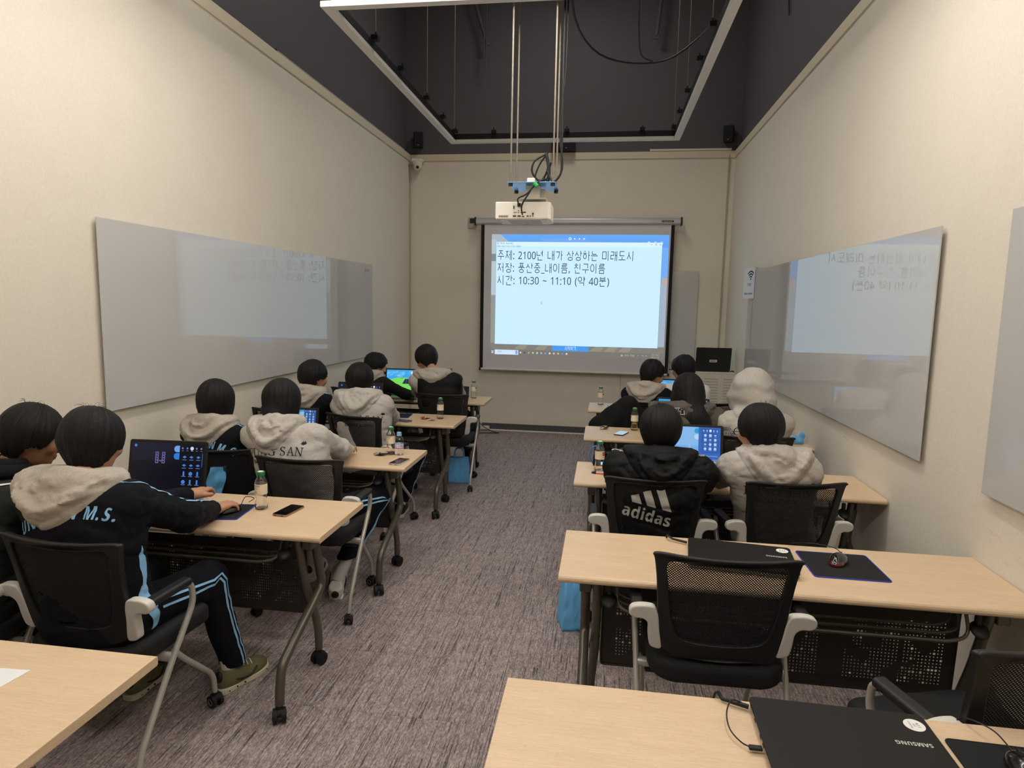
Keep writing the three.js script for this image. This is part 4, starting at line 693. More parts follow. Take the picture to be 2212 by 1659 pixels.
const cloth = {
  navy: P(0x0b0c14, 0.9, { bumpMap: rep(clothBump, 14, 14), bumpScale: 0.0006, sheen: 0.12, sheenRoughness: 0.6, sheenColor: new THREE.Color(0.16, 0.17, 0.24), specularIntensity: 0.5 }),
  grey: P(0xffffff, 0.92, { map: rep(heatherTex, 5, 5), bumpMap: rep(clothBump, 9, 9), bumpScale: 0.0009 }),
  hood: P(0xf4efe8, 0.92, { map: rep(heatherTex, 6, 6), bumpMap: rep(clothBump, 9, 9), bumpScale: 0.0009 }),
  darkGrey: P(0x7f7c78, 0.92, { map: rep(heatherTex, 6, 6), bumpMap: rep(clothBump, 10, 10), bumpScale: 0.001 }),
  black: P(0x060606, 0.66, { specularIntensity: 0.5, bumpMap: rep(clothBump, 10, 10), bumpScale: 0.0004 }),
  blackKnit: P(0x080808, 0.92, { bumpMap: rep(clothBump, 12, 12), bumpScale: 0.0008 }),
  green: P(0x161e19, 0.75, { bumpMap: rep(clothBump, 14, 14), bumpScale: 0.0006 }),
  white: P(0xdcd9d6, 0.88, { bumpMap: rep(clothBump, 12, 12), bumpScale: 0.0006 }),
  sock: P(0xd8d5d0, 0.9, { bumpMap: rep(clothBump, 14, 14), bumpScale: 0.001 }),
};
const printMat = (t) => M(0xffffff, 0.8, { map: t, transparent: true, alphaTest: 0.5 });
const letters = (w, h, draw) => canvasTex(w, h, draw);
const navyPrint = letters(1024, 360, (g, w, h) => { g.fillStyle = '#8cc1ea'; g.textAlign = 'center'; const s = 'PUNG SAN M.S.', X = [0.07, 0.16, 0.255, 0.345, 0.42, 0.49, 0.565, 0.645, 0.71, 0.79, 0.855, 0.915, 0.965]; [...s].forEach((c, i) => { const t = X[i] - 0.5; g.save(); g.translate(X[i] * w, 150 + 480 * t * t); g.rotate(t * 0.75); g.transform(0.78, 0, -0.12, 1, 0, 0); g.font = 'bold 150px sans-serif'; g.fillText(c, 0, 55); g.restore(); }); });
const greyPrint = letters(1024, 420, (g, w, h) => {
  g.fillStyle = '#15171f'; g.textAlign = 'center';
  const s = 'PUNG SAN', X = [0.06, 0.17, 0.3, 0.43, 0.53, 0.61, 0.74, 0.87]; [...s].forEach((c, i) => { const t = X[i] - 0.46; g.save(); g.translate(X[i] * w, 190 + 110 * t * t); g.rotate(t * 0.3); g.font = '190px serif'; g.fillText(c, 0, 60); g.restore(); });
  g.font = 'bold 82px sans-serif'; g.fillText('MIDDLE SCHOOL', w * 0.44, 370);
  g.save(); g.translate(w * 0.93, 92); for (const a of [-1.25, -0.75, -0.3, 0.3, 0.75, 1.25]) { g.save(); g.rotate(a); g.beginPath(); g.moveTo(0, 14); g.quadraticCurveTo(-20, -22, 0, -64 + Math.abs(a) * 14); g.quadraticCurveTo(20, -22, 0, 14); g.fill(); g.restore(); } g.restore();
});
const adidasPrint = letters(1024, 800, (g, w, h) => {
  g.fillStyle = '#a9a79f'; const bar = (p) => { g.beginPath(); p.forEach(([x, y], i) => g[i ? 'lineTo' : 'moveTo'](x, y)); g.fill(); };
  bar([[110, 330], [240, 255], [345, 437], [160, 437]].map(([x, y]) => [x + 30, y])); bar([[330, 205], [460, 130], [637, 437], [470, 437]].map(([x, y]) => [x + 10, y])); bar([[560, 80], [690, 5], [940, 437], [770, 437]]);
  g.font = 'bold 330px sans-serif'; g.textAlign = 'center'; g.save(); g.translate(w / 2, 740); g.scale(0.9, 1); g.fillText('adidas', 0, 0); g.restore();
});
const scribbleRow = (g, x, y, w, h, n) => { const k = w / n; for (let i = 0; i < n; i++) { const a = x + i * k; if (noise(i * 3.1, y, 2) > 0.32) continue; g.fillRect(a, y, k * 0.22, h); if (i % 3) g.fillRect(a, y + (i % 2 ? 0 : h * 0.8), k * 0.75, h * 0.2); if (i % 2) g.fillRect(a + k * 0.55, y + h * 0.2, k * 0.2, h * 0.8); } };   // lettering too small to read
const badgePrint = letters(256, 128, (g, w, h) => { g.fillStyle = '#141414'; g.fillRect(0, 0, w, h); g.strokeStyle = '#e8e6e2'; g.lineWidth = 9; g.strokeRect(12, 12, w - 24, h - 24); g.fillStyle = '#e8e6e2'; scribbleRow(g, 36, 28, 186, 20, 11); scribbleRow(g, 48, 55, 160, 18, 9); scribbleRow(g, 54, 82, 146, 20, 8); });
const crestPrint = letters(256, 256, (g, w) => { g.strokeStyle = '#3b3d44'; g.lineWidth = 7; for (const r of [112, 70]) { g.beginPath(); g.arc(128, 128, r, 0, 7); g.stroke(); } g.font = 'bold 46px serif'; g.fillStyle = '#3b3d44'; g.textAlign = 'center'; g.fillText('P.S', 128, 144); g.lineWidth = 10; for (let a = 0; a < 18; a++) { g.beginPath(); g.arc(128, 128, 91, a * 0.35, a * 0.35 + 0.17); g.stroke(); } });
const solidTex = letters(64, 256, (g, w, h) => { g.fillStyle = '#8cc1ea'; g.beginPath(); g.moveTo(34, 4); g.bezierCurveTo(2, 80, 60, 100, 8, 150); g.bezierCurveTo(2, 200, 40, 220, 20, 252); g.lineTo(58, 252); g.bezierCurveTo(70, 180, 30, 150, 60, 90); g.bezierCurveTo(64, 40, 40, 30, 34, 4); g.fill(); });
const detail = { near: [0.0105, 0.0048, 0.0042, 0.0032, 0.016], mid: [0.014, 0.006, 0.0055, 0.0045, 0.02], far: [0.018, 0.008, 0.0075, 0.007, 0.024] };
const people = {};
function person(o) {
  const [hx, hz] = o.hip, [hJ, hH, hHair, hHand, hBody] = detail[o.lod];
  const t = thing('person', o.label, 'person', [hx, 0, hz]); people[o.id] = t;
  const L = (a) => V(a[0] - hx, a[1], a[2] - hz);
  const ty = o.ty ?? 0, r = V(Math.cos(ty), 0, Math.sin(ty)), fwd = V(Math.sin(ty), 0, -Math.cos(ty)), back = fwd.clone().negate();
  const Hp = V(0, 0.535, 0), N = L(o.neck), Hc = L(o.head), mid = (k, b = 0) => Hp.clone().lerp(N, k).addScaledVector(back, b);
  const up = N.clone().sub(Hp).normalize(), bo = o.bulk ?? 0, sh = o.shoulder ?? 0.158;
  const S = [-1, 1].map((s) => N.clone().addScaledVector(r, s * sh).add(V(0, -0.055, 0)).addScaledVector(back, 0.005));
  const Wp = [L(o.handL), L(o.handR)], El = [], pole = o.pole ?? [V(-0.5, -1, 0.25), V(0.5, -1, 0.25)];
  for (const k of [0, 1]) {
    const a = S[k], d = Wp[k].clone().sub(a), dist = d.length(), l1 = Math.max(0.27, dist * 0.53), l2 = Math.max(0.235, dist * 0.49), c = clamp((l1 * l1 + dist * dist - l2 * l2) / (2 * l1 * dist), -1, 1), along = l1 * c, out = l1 * Math.sqrt(1 - c * c), u = d.clone().normalize();
    const pl = (Array.isArray(pole[k]) ? V(...pole[k]) : pole[k]).clone(); pl.addScaledVector(u, -pl.dot(u)).normalize();
    El.push(a.clone().addScaledVector(u, along).addScaledVector(pl, out));
  }
  const knee = [L(o.kneeL ?? [hx - 0.13, 0.5, hz - 0.4]), L(o.kneeR ?? [hx + 0.13, 0.5, hz - 0.4])], ank = [L(o.footL ?? [hx - 0.14, 0.085, hz - 0.36]), L(o.footR ?? [hx + 0.14, 0.085, hz - 0.36])];
  const hipJ = [-1, 1].map((s) => Hp.clone().addScaledVector(r, s * 0.085).add(V(0, -0.015, 0)));
  // --- the skeleton as capsules, grown by g for clothes
  const torso = (g) => [[Hp.clone().addScaledVector(r, -0.075), Hp.clone().addScaledVector(r, 0.075), 0.108 + g], [mid(0.3, 0.012).addScaledVector(r, -0.06), mid(0.3, 0.012).addScaledVector(r, 0.06), 0.1 + g], [mid(0.58, 0.02).addScaledVector(r, -0.075), mid(0.58, 0.02).addScaledVector(r, 0.075), 0.103 + g], [mid(0.8, 0.012).addScaledVector(r, -0.09), mid(0.8, 0.012).addScaledVector(r, 0.09), 0.08 + g], [S[0].clone().add(V(0, -0.01, 0)), S[1].clone().add(V(0, -0.01, 0)), 0.052 + g * 0.8], [mid(0.86), N.clone().add(V(0, 0.01, 0)), 0.06 + g, 0.05 + g * 0.6]];
  const arms = (g) => [0, 1].flatMap((k) => [[S[k], El[k], 0.05 + g, 0.041 + g], [El[k], Wp[k], 0.042 + g, 0.026 + g * 0.75]]);
  const legs = (g) => [0, 1].flatMap((k) => [[hipJ[k], knee[k], 0.08 + g, 0.056 + g], [knee[k], ank[k], 0.055 + g, 0.036 + g * 1.1]]);
  // --- body: one mesh of skin, with head and hands from finer grids
  const Q = new THREE.Quaternion().setFromEuler(new THREE.Euler(-(o.hp ?? 0), -(o.hy ?? 0), o.hr ?? 0, 'YXZ')), HM = new THREE.Matrix4().compose(Hc, Q, V(1, 1, 1));
  const nk = V(0, -0.1, 0.03).applyMatrix4(HM), bl = [...torso(-0.022), ...arms(-0.012), ...legs(-0.014), [N, nk, 0.05, 0.046]], bf = capsules(bl, 0.03);
  const pieces = [netMesh(bf, ...boundsOf(bl, 0.03), hBody), headGeo(hH).clone().applyMatrix4(HM)];
  [0, 1].forEach((k) => { const dir = o.handDir?.[k] ? V(...o.handDir[k]) : Wp[k].clone().sub(El[k]).setY(0); dir.normalize(); const z = dir.clone().negate(), x = V(0, 1, 0).cross(z).normalize(), y = z.clone().cross(x), m = new THREE.Matrix4().makeBasis(x, y, z).setPosition(Wp[k]); pieces.push(handGeo(hHand, k === 0, o.handKind?.[k] ?? 'type').clone().applyMatrix4(m)); });
  const body = obj('body', pieces, skins[o.skin ?? 0], t);
  obj('eyes', [-1, 1].map((s) => new THREE.SphereGeometry(0.0095, 10, 8).scale(1.1, 0.55, 0.5).translate(s * 0.032, -0.016, -0.094).applyMatrix4(HM)), mat.black, t);
  obj('eyebrows', [-1, 1].map((s) => rbox(0.03, 0.005, 0.006, s * 0.032, 0.006, -0.096, 0.0024).applyMatrix4(HM)), hairMat, t);
  // --- hair
  let hg;
  if (o.strands && !o.hoodUp) {
    const ls = o.strands.map(([a, b, ra, rb]) => [L(a), L(b), ra, rb]), f = capsules(ls, 0.035), hfd = hairField(o.hair, o.id), inv = HM.clone().invert(), q = V(0, 0, 0), [lo, hi] = boundsOf(ls, 0.02);
    [Hc.x, Hc.y, Hc.z].forEach((v, i) => { lo[i] = Math.min(lo[i], v - 0.2); hi[i] = Math.max(hi[i], v + 0.17); });
    hg = netMesh((x, y, z) => { q.set(x, y, z).applyMatrix4(inv); const s = (x - Hc.x) * 70; return smin(hfd(q.x, q.y, q.z), f(x, y, z) + 0.004 * noise(s, y * 7, z * 60) + 0.002 * noise(s * 2.2, y * 9, z * 130), 0.05); }, lo, hi, hHair, (x, y, z) => { q.set(x, y, z).applyMatrix4(inv); return hairUV(q.x, q.y, q.z); });
  } else hg = hairGeo(o.hair ?? 'bowl', hHair, o.id).applyMatrix4(HM);
  if (o.lod === 'near' && !o.hoodUp) {   // a few loose hairs at the crown
    seed = 400 + o.id; const wisps = [hg]; for (let i = 0; i < 9; i++) { const a = rr(-3, 3), b = a + rr(-0.5, 0.5), k = rr(0.008, 0.024), q0 = V(Math.sin(a) * 0.02, 0.122, 0.04 + Math.cos(a) * 0.02); wisps.push(wire([q0.toArray(), [q0.x + Math.sin(b) * k * 0.6, q0.y + rr(0.006, 0.02), q0.z + Math.cos(b) * k * 0.6], [q0.x + Math.sin(b) * k * 1.5, q0.y + rr(-0.004, 0.016), q0.z + Math.cos(b) * k * 1.5]], 0.00045, 4, 8).applyMatrix4(HM)); } hg = merge(wisps);
  }
  if (!o.hoodUp) obj('hair', hg, o.brown ? hairBrown : hairMat, t);
  // --- top
  const g0 = 0.016 + bo, tl2 = torso(g0), al = arms(0.012 + bo * 0.7), tf = capsules(tl2, 0.05), af = capsules(al, 0.025), hem = o.hem ?? 0.44, sd = o.id * 3.7, fold = o.fold ?? 0.006;
  const wr = Wp.map((w, k) => { const d = w.clone().sub(El[k]).normalize(); return [w.clone().addScaledVector(d, -0.012), d]; });
  const crease = (n, w) => Math.exp(-((n / w) ** 2));
  const jb = (x, y, z) => {
    let d = smin(tf(x, y, z), af(x, y, z), 0.03);
    if (o.quilt) d -= o.quilt * Math.abs(Math.sin((y + 0.12 * noise(x * 6, 1, z * 6)) * 26)) ** 0.6 - o.quilt;
    const q = 0.6 * x + 0.4 * z;
    d += fold * (0.55 * noise(x * 9 + sd, y * 13, z * 9) + 1.0 * crease(noise(x * 6 + y * 3 + sd, y * 12 + x * 4, z * 6), 0.09) + 0.7 * crease(noise(x * 11 - y * 5, y * 21 + sd, z * 11 + y * 4), 0.1) + 0.35 * noise(x * 30 + sd, y * 38, z * 30 + y * 14));
    return d;
  };
  const jf = (x, y, z) => {
    let d = Math.max(jb(x, y, z), hem - y, y - N.y - (o.collar ?? 0.03));
    for (const [w, e] of wr) { const q = (x - w.x) * e.x + (y - w.y) * e.y + (z - w.z) * e.z; if (q > 0 && (x - w.x) ** 2 + (y - w.y) ** 2 + (z - w.z) ** 2 < 0.01) d = Math.max(d, q); }
    return d;
  };
  const jg = netMesh(jf, ...boundsOf([...tl2, ...al], 0.03), hJ), top = obj(o.topName ?? 'hoodie', jg, o.top, t);
  if (o.vest) { const vl = torso(0.044), vf = capsules(vl, 0.05); obj('padded_vest', netMesh((x, y, z) => Math.max(vf(x, y, z) - 0.006 * Math.abs(Math.sin((y - 0.06 * noise(x * 6, 0, z * 6)) * 30)) + 0.004 * noise(x * 14, y * 14, z * 14), hem - 0.02 - y, y - N.y - 0.03, (x - N.x) * r.x + (z - N.z) * r.z - sh - 0.075, -(x - N.x) * r.x - (z - N.z) * r.z - sh + 0.02), ...boundsOf(vl, 0.03), hJ), o.vest, t); }
  const push = (p) => { for (let i = 0; i < 30 && jf(p.x, p.y, p.z) < -0.004; i++) p.addScaledVector(back, 0.008); return p; };
  const fr = (a, b, c) => N.clone().addScaledVector(r, a).add(V(0, b, 0)).addScaledVector(back, c);
  // --- hood
  if (o.hood) {   // laid down: a slack pouch that follows the back, and a soft roll of cloth round the neck
    const dn = o.hoodDrop ?? 0.14, sk = o.hoodSkew ?? 0, wd = o.hoodWide ?? 0.165, ring = [], hl = [];
    for (let i = 0; i <= 12; i++) { const a = lerp(-2.6, 2.6, i / 12); ring.push(fr(Math.sin(a) * 0.086, 0.03 + 0.022 * Math.cos(a) - (Math.abs(a) > 1.7 ? 0.03 * (Math.abs(a) - 1.7) : 0), Math.cos(a) * 0.074)); }
    for (let i = 0; i < 12; i++) hl.push([ring[i], ring[i + 1], 0.025, 0.025]);
    const rf = capsules(hl, 0.02), top0 = 0.055;
    const hf = (x, y, z) => {
      const dx = x - N.x, dz = z - N.z, a = dx * r.x + dz * r.z, v = y - N.y, c = dx * back.x + dz * back.z;
      const q = Math.abs(a - sk) / (wd + Math.abs(sk) * 0.6), low = -dn + (dn + 0.02) * Math.min(q, 1.6) ** 1.7, di = Math.min(v - low, (1.15 - q) * 0.16);
      const puff = sstep(di, -0.012, 0.075) * 0.044, ph = di * 62 + 2.6 * noise(x * 7 + sd, y * 7, z * 7) + (a - sk) * 9;
      const fld = (0.0065 * Math.sin(ph) + 0.0045 * noise(x * 16 + sd, y * 26, z * 16) + 0.0035 * Math.sin(ph * 2.3 + a * 30)) * sstep(di, 0.0, 0.03) - 0.005 * Math.exp(-(((di - 0.012) / 0.008) ** 2));
      let d = jb(x, y, z) - puff + fld + 0.02 * sstep(-di, 0.004, 0.03);
      d = Math.max(d, v - top0, -0.05 - c + 0.4 * Math.max(0, -v));
      d = smin(d, rf(x, y, z) + 0.5 * fld, 0.025);
      return smax(d, -Math.max(ell(x, y, z, nk.x + fwd.x * 0.05, N.y + 0.085, nk.z + fwd.z * 0.05, 0.052, 0.12, 0.052), N.y + 0.035 - y), 0.01);
    };
    const c0 = N.clone(), box3 = [[c0.x - 0.27, c0.y - dn - 0.06, c0.z - 0.24], [c0.x + 0.27, c0.y + 0.1, c0.z + 0.26]];
    obj('hood', netMesh(hf, ...box3, Math.min(hJ, 0.0095)), o.hood, t);
  }
  if (o.hoodUp) {
    const hl = [[V(0, 0.02, 0.03).applyMatrix4(HM), V(0, -0.025, -0.045).applyMatrix4(HM), 0.138, 0.126], [V(0, -0.09, 0.04).applyMatrix4(HM), N.clone().add(V(0, 0.02, 0)).addScaledVector(back, 0.03), 0.115, 0.1], [fr(-0.11, -0.02, 0.02), fr(0.11, -0.02, 0.02), 0.06, 0.06]], hf = capsules(hl, 0.05), inv = HM.clone().invert(), q = V(0, 0, 0);
    obj('hood', netMesh((x, y, z) => { q.set(x, y, z).applyMatrix4(inv); let d = hf(x, y, z) + 0.006 * noise(x * 11, y * 16, z * 11) + 0.004 * Math.sin(q.y * 55 + q.z * 30 + 3 * noise(x * 8, y * 8, z * 8)); d = smin(d, ell(q.x, q.y, q.z, 0, 0.06, 0.085, 0.05, 0.06, 0.06), 0.05); d = smax(d, -ell(q.x, q.y, q.z, 0, -0.03, -0.165, 0.092, 0.125, 0.15), 0.012); return Math.max(d, N.y - 0.08 - y); }, ...boundsOf(hl, 0.06), 0.009), o.hoodUp, t);
  }
  if (o.standCollar) {
    const ring = []; for (let i = 0; i <= 20; i++) { const a = lerp(-2.8, 2.8, i / 20); ring.push(fr(Math.sin(a) * 0.082, 0.028 + 0.015 * Math.cos(a), Math.cos(a) * 0.075)); }
    obj('collar', [sweep(ring, 0.03, 10), sweep(ring.map((p) => p.clone().add(V(0, 0.026, 0)).lerp(N.clone().add(V(0, 0.054, 0)), 0.1)), 0.022, 10)], o.standCollar, t);
    const dirs = ring.map((p, i) => { const a = lerp(-2.2, 2.2, i / 20); return r.clone().multiplyScalar(Math.sin(a) * 1.25).addScaledVector(back, Math.cos(a)).add(V(0, 0.75, 0)).normalize(); });
    obj('collar_stripe', ribbon(jf, dirs.map((d) => N.clone().add(V(0, -0.08, 0)).addScaledVector(d.clone().setY(0), 0.05)), dirs, 0.012, 0.003, 3), P(0xe9e6de, 0.8), t);
  }
  // --- trousers, socks and shoes
  const ll = [[Hp.clone().addScaledVector(r, -0.07), Hp.clone().addScaledVector(r, 0.07), 0.112], ...legs(0.016)], lf0 = capsules(ll, 0.04), lf = (x, y, z) => Math.max(lf0(x, y, z) + 0.006 * noise(x * 12 + sd, y * 12, z * 12) + 0.004 * noise(x * 25, y * 25 + sd, z * 25), (o.cuff ?? 0.1) - y, y - 0.62);
  obj('trousers', netMesh(lf, ...boundsOf(ll, 0.025), o.legLod ?? hJ * 1.3), o.trousers ?? cloth.navy, t);
  [0, 1].forEach((k) => {
    const a = ank[k], dir = (o.footDir?.[k] ? V(...o.footDir[k]) : fwd.clone()).normalize(), turn = Math.atan2(-dir.x, -dir.z), s = new THREE.Group(); s.name = 'shoe'; t.add(s); s.position.set(a.x, Math.max(0, a.y - 0.085), a.z); s.rotation.order = 'YXZ'; s.rotation.y = turn; s.rotation.x = o.footTilt?.[k] ?? 0;
    obj('upper', shoeUpper, o.shoe ?? mat.black, s);
    if (o.shoe) {
      obj('lace', [0, 1, 2, 3].map((i) => wire([[-0.026, 0.07 + i * 0.007, -0.075 + i * 0.022], [0, 0.083 + i * 0.008, -0.078 + i * 0.022], [0.026, 0.07 + i * 0.007, -0.07 + i * 0.022]], 0.0028, 6, 8)), o.lace ?? mat.offWhite, s);
      for (const e of [-1, 1]) part(s, 'side_mark', 'dark curved side mark', wire([[e * 0.037, 0.062, 0.05], [e * 0.0445, 0.04, 0.0], [e * 0.047, 0.036, -0.05], [e * 0.042, 0.058, -0.085]], 0.0042, 6, 14), o.mark ?? mat.black);
      part(s, 'heel_tab', 'dark heel tab', netMesh((x, y, z) => ell(x, y, z, 0, 0.072, 0.082, 0.022, 0.03, 0.014), [-0.03, 0.03, 0.06], [0.03, 0.11, 0.105], 0.005), o.mark ?? mat.black);
      obj('tread', [-0.14, -0.1, -0.06, -0.02, 0.02, 0.06].map((z) => rbox(0.094 - Math.abs(z + 0.07) * 0.1, 0.006, 0.006, 0, 0.012, z, 0.002)), mat.rubber, s);
    } obj('sole', shoeSole, o.sole ?? mat.offWhite, s);
    obj('sock', sweep([V(0, 0.07, 0.03), a.clone().lerp(knee[k], 0.3).sub(s.position).applyAxisAngle(V(0, 1, 0), -turn)], 0.036, 12), cloth.sock, t).applyMatrix4(new THREE.Matrix4().makeRotationY(turn).setPosition(s.position));
  });
  // --- stripes and prints
  if (o.legStripe) for (const w of [-0.011, 0.011]) obj('leg_stripe', ribbon(lf, [hipJ[1].clone().lerp(knee[1], 0.25), knee[1].clone().add(V(0, 0.0, 0.03)), ank[1]].map((p) => p.clone().add(V(0, w * 0.0, 0))), [V(0.9, 0.42 + w * 16, 0), V(0.95, 0.15 + w * 10, -0.25 - w * 8), V(1, 0, -0.1 - w * 16)], 0.0095, 0.003, 24), mat.lightBlue, t);
  if (o.sleevePiping) for (const k of o.sleevePiping) for (const w of o.piping ?? [0]) obj('sleeve_piping', ribbon(jf, [S[k].clone().lerp(N, 0.3), S[k], El[k], Wp[k].clone().lerp(El[k], 0.15)], [V(0, 1, 0.35 + w), V(k ? 0.35 : -0.35, 1, 0.15 + w), V(k ? 0.5 : -0.5, 0.9, w), V(k ? 0.3 : -0.3, 1, w)], 0.008, 0.002, 16), o.pipingMat ?? mat.lightBlue, top);
  if (o.print) {
    const { tex, w, h, dy = -0.2, dx = 0, tilt = 0, name = 'back_lettering', label } = o.print, c = fr(dx, dy, 0.1), n = back.clone().multiplyScalar(Math.cos(0.12)).add(V(0, 0.12, 0)).normalize(), u = r.clone().applyAxisAngle(n, tilt), v = n.clone().cross(u).normalize();
    const pm = obj(name, printPatch(jg, c, u, v, n, w, h), printMat(tex), top); pm.userData.label = label;
  }
  if (o.sidePanel) obj('side_panel', printPatch(jg, V(0.1, 0.66, 0.0), V(0, 0, -1), V(0, 1, 0.1).normalize(), V(1, 0, 0), 0.075, 0.32, 0.002, 0.3, 0.2), printMat(solidTex), top);
  return { t, jf, jg, top, S, El, Wp, N, r, back, fr, HM, push, hJ };
}
// ------------------------------------------------------------------ the fourteen students
const sky = mat.lightBlue;
person({ id: 1, lod: 'near', label: 'person in a dark green jacket with black collar, cut off by the left edge', hip: [-2.4, -2.02], neck: [-2.34, 1.0, -2.17], head: [-2.285, 1.145, -2.27], hy: 0.78, hp: 0.3, ty: 0.35, skin: 2, hair: 'bowl', top: cloth.green, topName: 'jacket', bulk: 0.016, collar: 0.0, fold: 0.007, standCollar: cloth.blackKnit,
  handL: [-2.25, 0.77, -2.6], handR: [-1.98, 0.765, -2.5], trousers: cloth.navy });
const p2 = person({ id: 2, lod: 'near', label: 'person in a navy tracksuit at the second left table, one hand on a mouse', hip: [-1.81, -2.03], neck: [-1.862, 1.03, -2.04], head: [-1.888, 1.172, -2.13], hy: -0.16, hp: 0.25, ty: -0.02, skin: 0, hair: 'bowl', top: cloth.navy, topName: 'track_jacket', bulk: 0.016, shoulder: 0.17, fold: 0.007, hood: cloth.hood, hoodDrop: 0.125, hoodSkew: -0.05, hoodWide: 0.18,
  handL: [-1.87, 0.8, -2.66], handR: [-1.725, 0.76, -2.6], pole: [[-0.5, -1, 0.2], [0.9, -0.7, 0.1]], handDir: [[0, 0, -1], [0.35, 0, -1]], handKind: ['type', 'mouse'], kneeR: [-1.64, 0.52, -2.42], footR: [-1.575, 0.085, -2.49], footDir: [null, [0.35, 0, -1]], cuff: 0.1,
  print: { tex: navyPrint, w: 0.42, h: 0.15, dy: -0.092, dx: 0.0, tilt: 0.24, label: 'sky blue back lettering' }, sidePanel: true, legStripe: true, legLod: 0.011, sleevePiping: [1], shoe: P(0x6b6644, 0.8, { bumpMap: rep(clothBump, 20, 20), bumpScale: 0.0008 }), sole: P(0xcfc8ac, 0.7) });
person({ id: 3, lod: 'mid', label: 'person with long brown hair, navy jacket and grey hood, seated by the left wall', hip: [-2.13, -3.36], neck: [-2.2, 0.985, -3.38], head: [-2.222, 1.12, -3.42], hy: -0.35, hp: 0.15, ty: 0.12, hair: 'long', brown: true, top: cloth.navy, topName: 'track_jacket', hood: cloth.hood, hoodDrop: 0.13, hoodSkew: -0.04,
  handL: [-2.22, 0.78, -3.75], handR: [-2.02, 0.78, -3.75], print: { tex: navyPrint, w: 0.4, h: 0.145, dy: -0.1, dx: 0.01, label: 'sky blue back lettering' }, sleevePiping: [1] });
person({ id: 4, lod: 'mid', label: 'person in a grey hoodie with dark hair in a low ponytail', hip: [-1.6, -3.27], neck: [-1.735, 1.015, -3.3], head: [-1.8, 1.14, -3.4], hy: -0.12, hp: 0.2, hr: 0.06, ty: -0.08, hair: 'tail', top: cloth.grey, bulk: 0.018, shoulder: 0.168, fold: 0.009, hood: cloth.grey, hoodDrop: 0.125, hoodSkew: -0.05, hoodWide: 0.125,
  handL: [-1.86, 0.79, -3.75], handR: [-1.58, 0.77, -3.8], pole: [[-0.5, -1, 0.2], [1, -0.5, 0.3]], handDir: [null, [-0.15, 0, -1]], handKind: ['type', 'rest'], kneeR: [-1.36, 0.5, -3.72], footR: [-1.5, 0.1, -3.43], footDir: [null, [-0.3, 0, -1]], footTilt: [0, 0.5], cuff: 0.2, legStripe: true, legLod: 0.013, shoe: P(0xddd9d0, 0.6), sole: P(0xe4e0d6, 0.7),
  strands: [[[-1.8, 1.06, -3.3], [-1.79, 1.03, -3.28], 0.045, 0.04], [[-1.79, 1.03, -3.28], [-1.83, 0.995, -3.26], 0.04, 0.03], [[-1.83, 0.995, -3.26], [-1.89, 0.985, -3.27], 0.03, 0.012], [[-1.79, 1.03, -3.28], [-1.74, 1.0, -3.28], 0.03, 0.02]], print: { tex: greyPrint, w: 0.34, h: 0.14, dy: -0.125, dx: 0.01, tilt: 0.06, label: 'black back lettering' } });
person({ id: 5, lod: 'mid', label: 'person with short black hair, navy jacket and grey hood, fourth row by the left wall', hip: [-2.36, -4.7], neck: [-2.235, 1.0, -4.62], head: [-2.205, 1.13, -4.66], hy: 0.5, hp: 0.15, ty: 0.2, hair: 'short', top: cloth.navy, topName: 'track_jacket', hood: cloth.hood, hoodDrop: 0.14, handL: [-2.27, 0.78, -5.1], handR: [-2.1, 0.78, -5.1], sleevePiping: [1], pipingMat: P(0xcfdcf0, 0.8) });
person({ id: 6, lod: 'mid', label: 'person in a grey hoodie with a bowl cut, fourth row on the left', hip: [-1.73, -4.53], neck: [-1.77, 1.0, -4.55], head: [-1.82, 1.125, -4.62], hy: -0.36, hp: 0.2, ty: -0.15, hair: 'bowl', top: cloth.grey, bulk: 0.016, fold: 0.008, hood: cloth.grey, hoodDrop: 0.13, hoodSkew: -0.04,
  handL: [-1.98, 0.78, -5.1], handR: [-1.79, 0.765, -5.2], handDir: [null, [0.3, 0, -1]], handKind: ['type', 'mouse'], pole: [[-0.5, -1, 0.2], [0.8, -1, 0.2]], kneeR: [-1.47, 0.5, -4.95], footR: [-1.58, 0.085, -4.87], legStripe: true, print: { tex: greyPrint, w: 0.33, h: 0.135, dy: -0.15, dx: 0.03, tilt: -0.02, label: 'black back lettering' } });
const p7 = person({ id: 7, lod: 'far', label: 'person in a black jacket wearing a black face mask, front row by the left wall', hip: [-2.3, -5.98], neck: [-2.25, 0.985, -6.0], head: [-2.215, 1.085, -6.07], hy: 0.85, hp: 0.3, ty: 0.35, hair: 'short', skin: 0, top: cloth.blackKnit, topName: 'jacket', hood: cloth.hood, hoodDrop: 0.08, handL: [-2.15, 0.78, -6.33], handR: [-1.9, 0.775, -6.33], pole: [[-0.5, -1, 0.2], [0.9, -0.6, 0.2]] });
part(p7.t, 'face_mask', 'black face mask', netMesh((x, y, z) => Math.max(headField(x, y, z) - 0.006, -y - 0.125, y + 0.04, z + 0.03), [-0.1, -0.14, -0.14], [0.1, -0.02, -0.01], 0.006).applyMatrix4(p7.HM), cloth.blackKnit);
person({ id: 8, lod: 'far', label: 'person with bowed head in a black padded vest over a grey hoodie, left front row', hip: [-1.43, -5.8], neck: [-1.53, 1.045, -5.76], head: [-1.655, 1.19, -5.88], hy: -0.75, hp: 0.55, ty: -0.12, hair: 'bowl', top: cloth.grey, vest: cloth.black, bulk: 0.014, shoulder: 0.175, hood: cloth.hood, hoodDrop: 0.09, hoodSkew: -0.03, handL: [-1.74, 0.78, -6.34], handR: [-1.45, 0.78, -6.35], pole: [[-1, -0.6, 0.2], [0.5, -1, 0.2]] });
